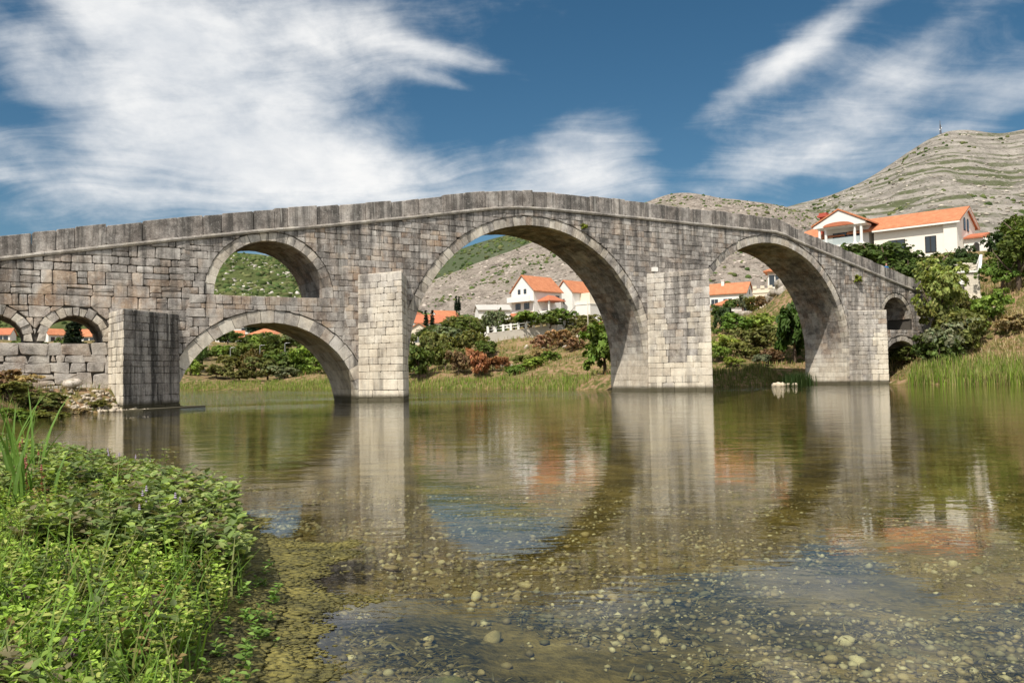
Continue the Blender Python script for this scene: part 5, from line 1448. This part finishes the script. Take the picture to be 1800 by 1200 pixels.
# ------------------------------------------------------------------ balustrade wall
A_ = at(858, 605, 117); B_ = at(978, 590, 118.5); C_ = at(1062, 588, 123)
bal = empty('balustrade_wall', tuple(A_), 0, 'pale concrete garden wall topped by a white balustrade', 'wall')
A0 = np.array(A_)
def bar(a, p, q, w_, z0, z1):
    p, q = np.array(p[:2]), np.array(q[:2]); d = (q - p) / np.linalg.norm(q - p); n = np.array([-d[1], d[0]]) * w_ / 2
    pts = [p - n, q - n, q + n, p + n]
    return [(x, y, z0[0] if i in (0, 3) else z0[1]) for i, (x, y) in enumerate(pts)] + [(x, y, z1[0] if i in (0, 3) else z1[1]) for i, (x, y) in enumerate(pts)], [(3, 2, 1, 0), (4, 5, 6, 7), (0, 1, 5, 4), (1, 2, 6, 5), (2, 3, 7, 6), (3, 0, 4, 7)]
for (p, q, nb, mat_) in ((A_ - A0, B_ - A0, 9, M_CONC), (B_ - A0, C_ - A0, 6, M_GREYW)):
    a = Acc(); a.add(*bar(a, p, q, .3, (p[2] - 2.5, q[2] - 2.5), (p[2] + 1.55, q[2] + 1.55))); a.obj('wall_panel', mat_, bal)
    a = Acc(); a.add(*bar(a, p, q, .28, (p[2] + 2.22, q[2] + 2.22), (p[2] + 2.38, q[2] + 2.38))); a.obj('handrail', M_TRIM, bal)
    a = Acc(); a.add(*bar(a, p, q, .12, (p[2] + 1.86, q[2] + 1.86), (p[2] + 1.95, q[2] + 1.95))); a.obj('mid_rail', M_TRIM, bal)
    for k in range(nb + 1):
        f = k / nb; c = p + (q - p) * f; a = Acc(); a.box(-.16, .16, -.19, .19, 1.5, 2.46); a.obj('post', M_TRIM, bal, False, (c[0], c[1], c[2]))
a = Acc(); a.tube([(0, 0, -1), (0, 0, 5.6)], [.07, .05], 8); p = at(1034, 590, 112)
o = a.obj('utility_pole', simple('pale_pole', (.55, .50, .42), .8), None, True, (p[0], p[1], gz(p[0], p[1]))); tag(o, 'thin pale pole on the slope beside the balustrade', 'pole')
# far road: low white wall and lamp posts
p, q = at(330, 641, 168), at(442, 638, 176)
a = Acc(); a.add(*bar(a, p - p, q - p, .4, (-2, -2), (.55, .55))); o = a.obj('road_wall', M_GREYW, None, False, tuple(p)); tag(o, 'long low grey roadside wall on the far bank', 'wall')
for px_, top, base_ in ((405, 611, 640), (457, 607, 632), (501, 603, 630), (346, 626, 642), (366, 606, 622)):
    Y = 170 if px_ != 366 else 200; b0 = at(px_, base_, Y); H = (base_ - top) / F_PX * Y
    o = empty('street_lamp', tuple(b0), 0, 'slender grey street lamp on the far bank road', 'lamp', 'street lamps on the far road')
    a = Acc(); a.tube([(0, 0, -1.5), (0, 0, H)], [.09, .06], 8); a.obj('pole', M_METAL, o); a = Acc(); a.tube([(0, 0, H - .05), (.25, 0, H + .05), (.6, 0, H + .05)], [.04, .04, .03], 6); a.box(.45, 1.0, -.09, .09, H, H + .1); a.obj('lamp_head', M_METAL, o)

# ------------------------------------------------------------------ the villa
vp = at(1684, 430, 111)
VZ = 16.3
M_VILLA = simple('villa_render', (.83, .79, .72), .9, .12, .5)
villa = empty('villa', (vp[0], vp[1], VZ), R(-42), 'large pale villa with orange tiled roofs and a columned portico', 'villa')
a = Acc(); W1, D1, EH, RH = 10.6, 8.6, 4.2, 2.1
a.prism([(0, -4), (D1, -4), (D1, EH), (D1 / 2, EH + RH), (0, EH)], 'x', -W1, 0); a.box(-1.6, .02, -.35, .0, -4, EH - .1); a.obj('wall', M_VILLA, villa)
a = Acc()
for sg in (-1, 1):
    k = RH / (D1 / 2); ov = .7
    a.prism([(D1 / 2 + sg * (D1 / 2 + ov), EH - k * ov + .05), (D1 / 2, EH + RH + .05), (D1 / 2, EH + RH + .25), (D1 / 2 + sg * (D1 / 2 + ov), EH - k * ov + .25)], 'x', -W1 - 3.5, .5)
rf = a.obj('roof', M_TILE, villa)
a = Acc(); a.prism([(-.72, EH - .38), (D1 / 2, EH + RH - .12), (D1 + .72, EH - .38), (D1 + .72, EH - .2), (D1 / 2, EH + RH + .06), (-.72, EH - .2)], 'x', .3, .48); a.box(-W1, .3, -.74, -.6, EH - .42, EH - .2); a.obj('fascia', M_TRIM, rf)
for x_ in (-7.6, -3.3):
    a = Acc(); ww = 1.1 if x_ < -5 else .7; a.box(x_ - ww, x_ + ww, -.05, .03, .3, 2.5); f_ = a.obj('window', M_FRAME, villa)
    a = Acc(); a.box(x_ - ww + .12, x_ - .08, -.08, -.03, .4, 2.4); a.box(x_ + .08, x_ + ww - .12, -.08, -.03, .4, 2.4); a.obj('pane', M_GLASS, f_)
for y_ in (3.4, 5.0):
    a = Acc(); pts = [(y_ - .45, 3.2), (y_ + .45, 3.2)] + [(y_ + math.cos(k) * .45, 4.5 + math.sin(k) * .45) for k in np.linspace(0, math.pi, 9)]; a.prism(pts, 'x', -.02, .05); f_ = a.obj('arched_window', M_FRAME, villa)
    a = Acc(); pts = [(y_ - .33, 3.3), (y_ + .33, 3.3)] + [(y_ + math.cos(k) * .33, 4.5 + math.sin(k) * .33) for k in np.linspace(0, math.pi, 9)]; a.prism(pts, 'x', .04, .07); a.obj('pane', M_GLASS, f_)
a = Acc(); a.box(.05, 5.5, 2.6, 9.5, -4, 1.9); a.obj('side_wing', M_WHITE, villa)
a = Acc(); a.prism([(2.2, 1.9), (9.9, 1.9), (9.9, 2.1), (6, 3.0), (2.2, 2.1)], 'x', .1, 2.4); a.obj('side_roof', M_TILE2, villa)
a = Acc(); pts = [(1.2, -.6), (1.9, -.6)] + [(1.55 + math.cos(k) * .35, 1.0 + math.sin(k) * .35) for k in np.linspace(0, math.pi, 9)]; a.prism(pts, 'y', 2.52, 2.62); a.obj('arched_door', M_FRAME, villa)
# portico
PX0, PX1, PY = -17.4, -11.2, -2.6
a = Acc(); a.box(PX0 + .1, PX1 - .1, -.0, 8, -4, 5.0); a.obj('portico_wall', M_VILLA, villa)
a = Acc(); a.box(PX0 - .2, PX1 + .2, PY - .2, .0, 2.0, 2.35); a.box(PX0 + .2, PX1 - .2, PY + .6, 0, -4, 2.0); a.obj('balcony', M_WHITE, villa)
a = Acc(); pm = (PX0 + PX1) / 2
a.prism([(PX0 - .5, 4.9), (PX1 + .5, 4.9), (PX1 + .5, 5.2), (pm, 7.1), (PX0 - .5, 5.2)], 'y', PY - .3, PY + .15); a.box(PX0 - .3, PX1 + .3, PY + .15, 0, 4.9, 5.15); a.obj('pediment', M_WHITE, villa)
a = Acc()
for sg in (-1, 1): a.prism([(pm + sg * 3.9, 5.15), (pm, 7.15), (pm, 7.36), (pm + sg * 3.9, 5.36)], 'y', PY - .45, 8.2)
a.obj('portico_roof', M_TILE, villa)
a = Acc(); a.prism([(pm + math.cos(k) * 2.1, 4.9 + math.sin(k) * .55) for k in np.linspace(0, math.pi, 12)], 'y', PY - .75, PY - .3); a.obj('canopy', M_TILE2, villa)
for x_ in (PX0 + .2, PX0 + 1.1, PX1 - 1.1, PX1 - .2):
    a = Acc(); a.tube([(x_, PY + .1, 2.3), (x_, PY + .1, 2.45), (x_, PY + .1, 2.5), (x_, PY + .1, 4.75), (x_, PY + .1, 4.9)], [.28, .28, .2, .18, .27], 12); a.obj('column', M_TRIM, villa)
a = Acc(); a.box(PX1 - .35, PX1 - .05, PY, PY + .3, -4, 2.0); a.obj('pier', M_TRIM, villa)
a = Acc(); a.box(pm - 2.0, pm + 2.0, -.06, .02, 2.4, 4.4); f_ = a.obj('glass_doors', M_FRAME, villa)
for k in range(4):
    a = Acc(); a.box(pm - 1.9 + k * .98, pm - 1.05 + k * .98, -.1, -.05, 2.5, 4.3); a.obj('pane', M_GLASS, f_)
a = Acc(); a.box(PX0 + .4, PX1 - .4, PY - .02, PY + .02, 2.4, 3.3); a.obj('railing', M_RAIL, villa)
# left wing
a = Acc(); a.box(-24.0, PX0 + .1, .6, 8, -4, 4.0); a.obj('left_wing', M_VILLA, villa)
a = Acc(); hip_roof(a, 9.4, 8.2, 4.0, 2.3, .6); rl = a.obj('left_roof', M_TILE, villa); rl.location = (-19.8, 4.3, 0)
a = Acc(); a.box(-18.6, -17.7, 1.2, 2.0, 4.6, 7.2); a.box(-18.9, -17.4, .95, 2.25, 7.2, 7.45); a.box(-18.7, -17.6, 1.1, 2.1, 7.45, 7.8); a.obj('chimney', simple('brick_red', (.40, .09, .06), .8), rl).location = (19.8, -4.3, 0)
a = Acc(); a.box(-21.5, -20.4, .52, .62, 1.2, 2.8); f_ = a.obj('window', M_FRAME, villa); a = Acc(); a.box(-21.4, -20.5, .48, .55, 1.3, 2.7); a.obj('pane', M_GLASS, f_)

# ------------------------------------------------------------------ stone gate at the right end of the bridge
gp = at(1709, 545, 86)
gate = empty('stone_gate', tuple(gp), R(-14), 'pale stone gatehouse with a white gabled top at the bridge end', 'gate')
M_GATE = simple('gate_stone', (.66, .60, .50), .9, .25, 1.4, bumpk=.5)
a = Acc(); a.box(-1.1, .75, -.6, 1.6, -2, 1.4); a.obj('plinth', M_GATE, gate)
rows = []
z = 1.4
while z < 3.7:
    x = -.72
    while x < .7:
        e = min(x + rng.uniform(.35, .7), .72); a = Acc(); a.box(x + .006, e - .006, -.42 - rng.uniform(0, .025), .2, z + .006, z + .33); a.obj('stone', M_GATE, gate); x = e
    z += .335
a = Acc(); a.box(-.68, .68, -.36, 1.5, 1.4, 3.74); a.obj('wall', M_GATE, gate)
a = Acc(); a.box(-1.6, .95, -.6, 1.7, 3.75, 3.95); a.obj('cornice', M_TRIM, gate)
a = Acc()
for sg in (0, 1): a.add(*[([(.55, -.5 + sg * 1.6, 3.95), (.85, -.5 + sg * 1.6, 3.95), (1.2, .3, 5.6), (.95, .3, 5.6), (.55, -.3 + sg * 1.2, 3.95), (.85, -.3 + sg * 1.2, 3.95), (1.2, .3, 5.3), (.95, .3, 5.3)]), [(0, 1, 2, 3), (7, 6, 5, 4), (0, 4, 5, 1), (1, 5, 6, 2), (2, 6, 7, 3), (3, 7, 4, 0)]])
a.obj('gable', M_TRIM, gate)
a = Acc()
for i in range(12): 
    r_ = rng.uniform(.14, .3); a.add([tuple(np.array(p) * r_ + np.array([rng.uniform(-1.2, .6), rng.uniform(-.2, .9), 4.0 + rng.uniform(0, .8)])) for p in stone_shape(IV1, 800 + i)], [tuple(q) for q in IF1])
a.obj('ruined_stonework', M_GATE, gate)
sp = at(1683, 500, 85.2)
sgn = empty('lunette_sign', tuple(sp), R(-8), 'white half round sign with a small dark emblem beside the gate', 'sign')
a = Acc(); a.prism([(math.cos(k) * .66, math.sin(k) * .62) for k in np.linspace(0, math.pi, 20)], 'y', -.04, .04); a.obj('board', M_TRIM, sgn)
a = Acc(); a.prism([(math.cos(k) * .06, .36 + math.sin(k) * .09) for k in np.linspace(0, 6.0, 10)], 'y', -.06, -.042); a.prism([(-.025, .2), (.025, .2), (.025, .3), (-.025, .3)], 'y', -.06, -.042); a.obj('emblem', M_FRAME, sgn)
a = Acc(); a.box(-.6, -.52, 0, .08, -2.6, 0.02); a.box(.52, .6, 0, .08, -2.6, .02); a.obj('post', M_FRAME, sgn)
stp = at(1742, 545, 84)
for k in range(5):
    p = at(1732 + k * 9, 533 + k * 6, 84 - k * .6); a = Acc(); a.box(-.9, .9, -.3, .3, -.6, .1); o = a.obj('stone_step', M_GATE, None, False, (p[0], p[1], max(gz(p[0], p[1]) + .08, p[2] - .5))); o.rotation_euler = (0, 0, R(-20 + 5 * k)); tag(o, 'worn pale stone step on the dry grass slope below the gate', 'step', 'steps below the gate')

# ------------------------------------------------------------------ small things on the bridge and far away
fl = empty('floodlight', bw(12.35, -.25, 8.72), TH, 'small white floodlight on top of the middle cutwater', 'floodlight')
a = Acc(); a.box(-.2, .2, -.14, .14, .16, .46); a.obj('housing', M_TRIM, fl); a = Acc(); a.box(-.03, .03, -.03, .03, -.05, .2); a.box(-.12, .12, -.1, .1, -.05, -.01); a.obj('bracket', M_METAL, fl); a = Acc(); a.box(.2, .22, -.11, .11, .19, .43); a.obj('lens', M_GLASS, fl)
mp = at(1653, 234, 2296)
ant = empty('antenna_mast', tuple(mp), 0, 'lattice radio mast on the mountain summit', 'mast')
a = Acc()
for x_, y_ in ((-2, -2), (2, -2), (0, 2)): a.tube([(x_, y_, -8), (x_ * .4, y_ * .4, 22)], 1.0, 5)
for k in range(6): a.box(-2 + k * .2, 2 - k * .2, -2 + k * .2, 1.6 - k * .2, k * 3.4, k * 3.4 + .5)
a.tube([(0, 0, 18), (0, 0, 34)], [1.1, .6], 5); a.obj('mast', simple('mast_steel', (.10, .10, .11), .7), ant)
a = Acc(); a.tube([(-2.4, -1.6, 9), (-2.4, -2.4, 9)], 1.6, 10); a.tube([(2.2, -1.4, 13), (2.2, -2.2, 13)], 1.3, 10); a.obj('dish', M_TRIM, ant)
def person(loc, rz, shirt, trousers, hair, label, h=1.72):
    """one skinned body grown from its joints"""
    k = h / 1.72
    J = {'pel': (0, 0, .95, .13), 'wst': (0, 0, 1.10, .125), 'cst': (0, .0, 1.30, .155), 'nkb': (0, .0, 1.46, .08), 'nk': (0, -.02, 1.53, .055), 'hd': (0, -.03, 1.60, .085), 'ht': (0, -.02, 1.70, .075)}
    for s_, x in (('l', 1), ('r', -1)):
        J.update({'sh' + s_: (x * .18, 0, 1.42, .065), 'el' + s_: (x * .26, -.06, 1.14, .045), 'wr' + s_: (x * .20, -.26, 1.06, .03), 'ha' + s_: (x * .18, -.35, 1.08, .032), 'hp' + s_: (x * .095, 0, .90, .095), 'kn' + s_: (x * .11, -.02, .49, .065), 'an' + s_: (x * .11, .02, .09, .042), 'to' + s_: (x * .13, -.15, .04, .035)})
    E_ = [('pel', 'wst'), ('wst', 'cst'), ('cst', 'nkb'), ('nkb', 'nk'), ('nk', 'hd'), ('hd', 'ht')]
    for s_ in 'lr': E_ += [('cst', 'sh' + s_), ('sh' + s_, 'el' + s_), ('el' + s_, 'wr' + s_), ('wr' + s_, 'ha' + s_), ('pel', 'hp' + s_), ('hp' + s_, 'kn' + s_), ('kn' + s_, 'an' + s_), ('an' + s_, 'to' + s_)]
    ks = list(J); me = bpy.data.meshes.new('person'); me.from_pydata([tuple(np.array(J[q][:3]) * k) for q in ks], [(ks.index(a_), ks.index(b_)) for a_, b_ in E_], [])
    tmp = bpy.data.objects.new('tmp', me); COL.objects.link(tmp)
    md = tmp.modifiers.new('s', 'SKIN'); 
    for i, q in enumerate(ks):
        sv = me.skin_vertices[0].data[i]; sv.radius = (J[q][3] * k, J[q][3] * k * (.75 if q in ('cst', 'wst', 'pel') else 1)); sv.use_root = q == 'pel'
    sb = tmp.modifiers.new('d', 'SUBSURF'); sb.levels = 2; sb.render_levels = 2
    dg = bpy.context.evaluated_depsgraph_get(); ev = tmp.evaluated_get(dg); bmz = bpy.data.meshes.new_from_object(ev)
    bpy.data.objects.remove(tmp)
    o = link('person', bmz, None, loc); o.rotation_euler = (0, 0, rz); tag(o, label, 'person')
    bmz.materials.clear()
    for m_ in (simple('skin', (.52, .30, .21), .6, .05), simple('shirt', shirt, .85, .1), simple('trousers', trousers, .9, .1)): bmz.materials.append(m_)
    for p in bmz.polygons:
        c = p.center / k; p.use_smooth = True
        p.material_index = 0 if (c.z > 1.49 or (c.y < -.17 and c.z > .9)) else (1 if c.z > .98 else 2)
    v = stone_shape(IV2, 5, 1.0) * .5 + IV2 * .5; v = v * np.array([.098, .11, .075]) * k + np.array([0, .015, 1.70]) * k
    hr = link('hair', npmesh('hair', v, IF2, simple('hair', hair, .8, .1), None, True), o)
    return o
q = bw(41.3, .75, z_cor(41.3) - .08); person(q, TH - .2, (.02, .14, .36), (.1, .1, .12), (.07, .03, .02), 'person in a blue shirt looking over the bridge parapet', 1.80)
q = bw(42.0, .72, z_cor(42.0) - .08); person(q, TH + .5, (.45, .30, .26), (.15, .12, .1), (.10, .05, .03), 'brown haired person leaning at the parapet beside the blue shirt', 1.50)
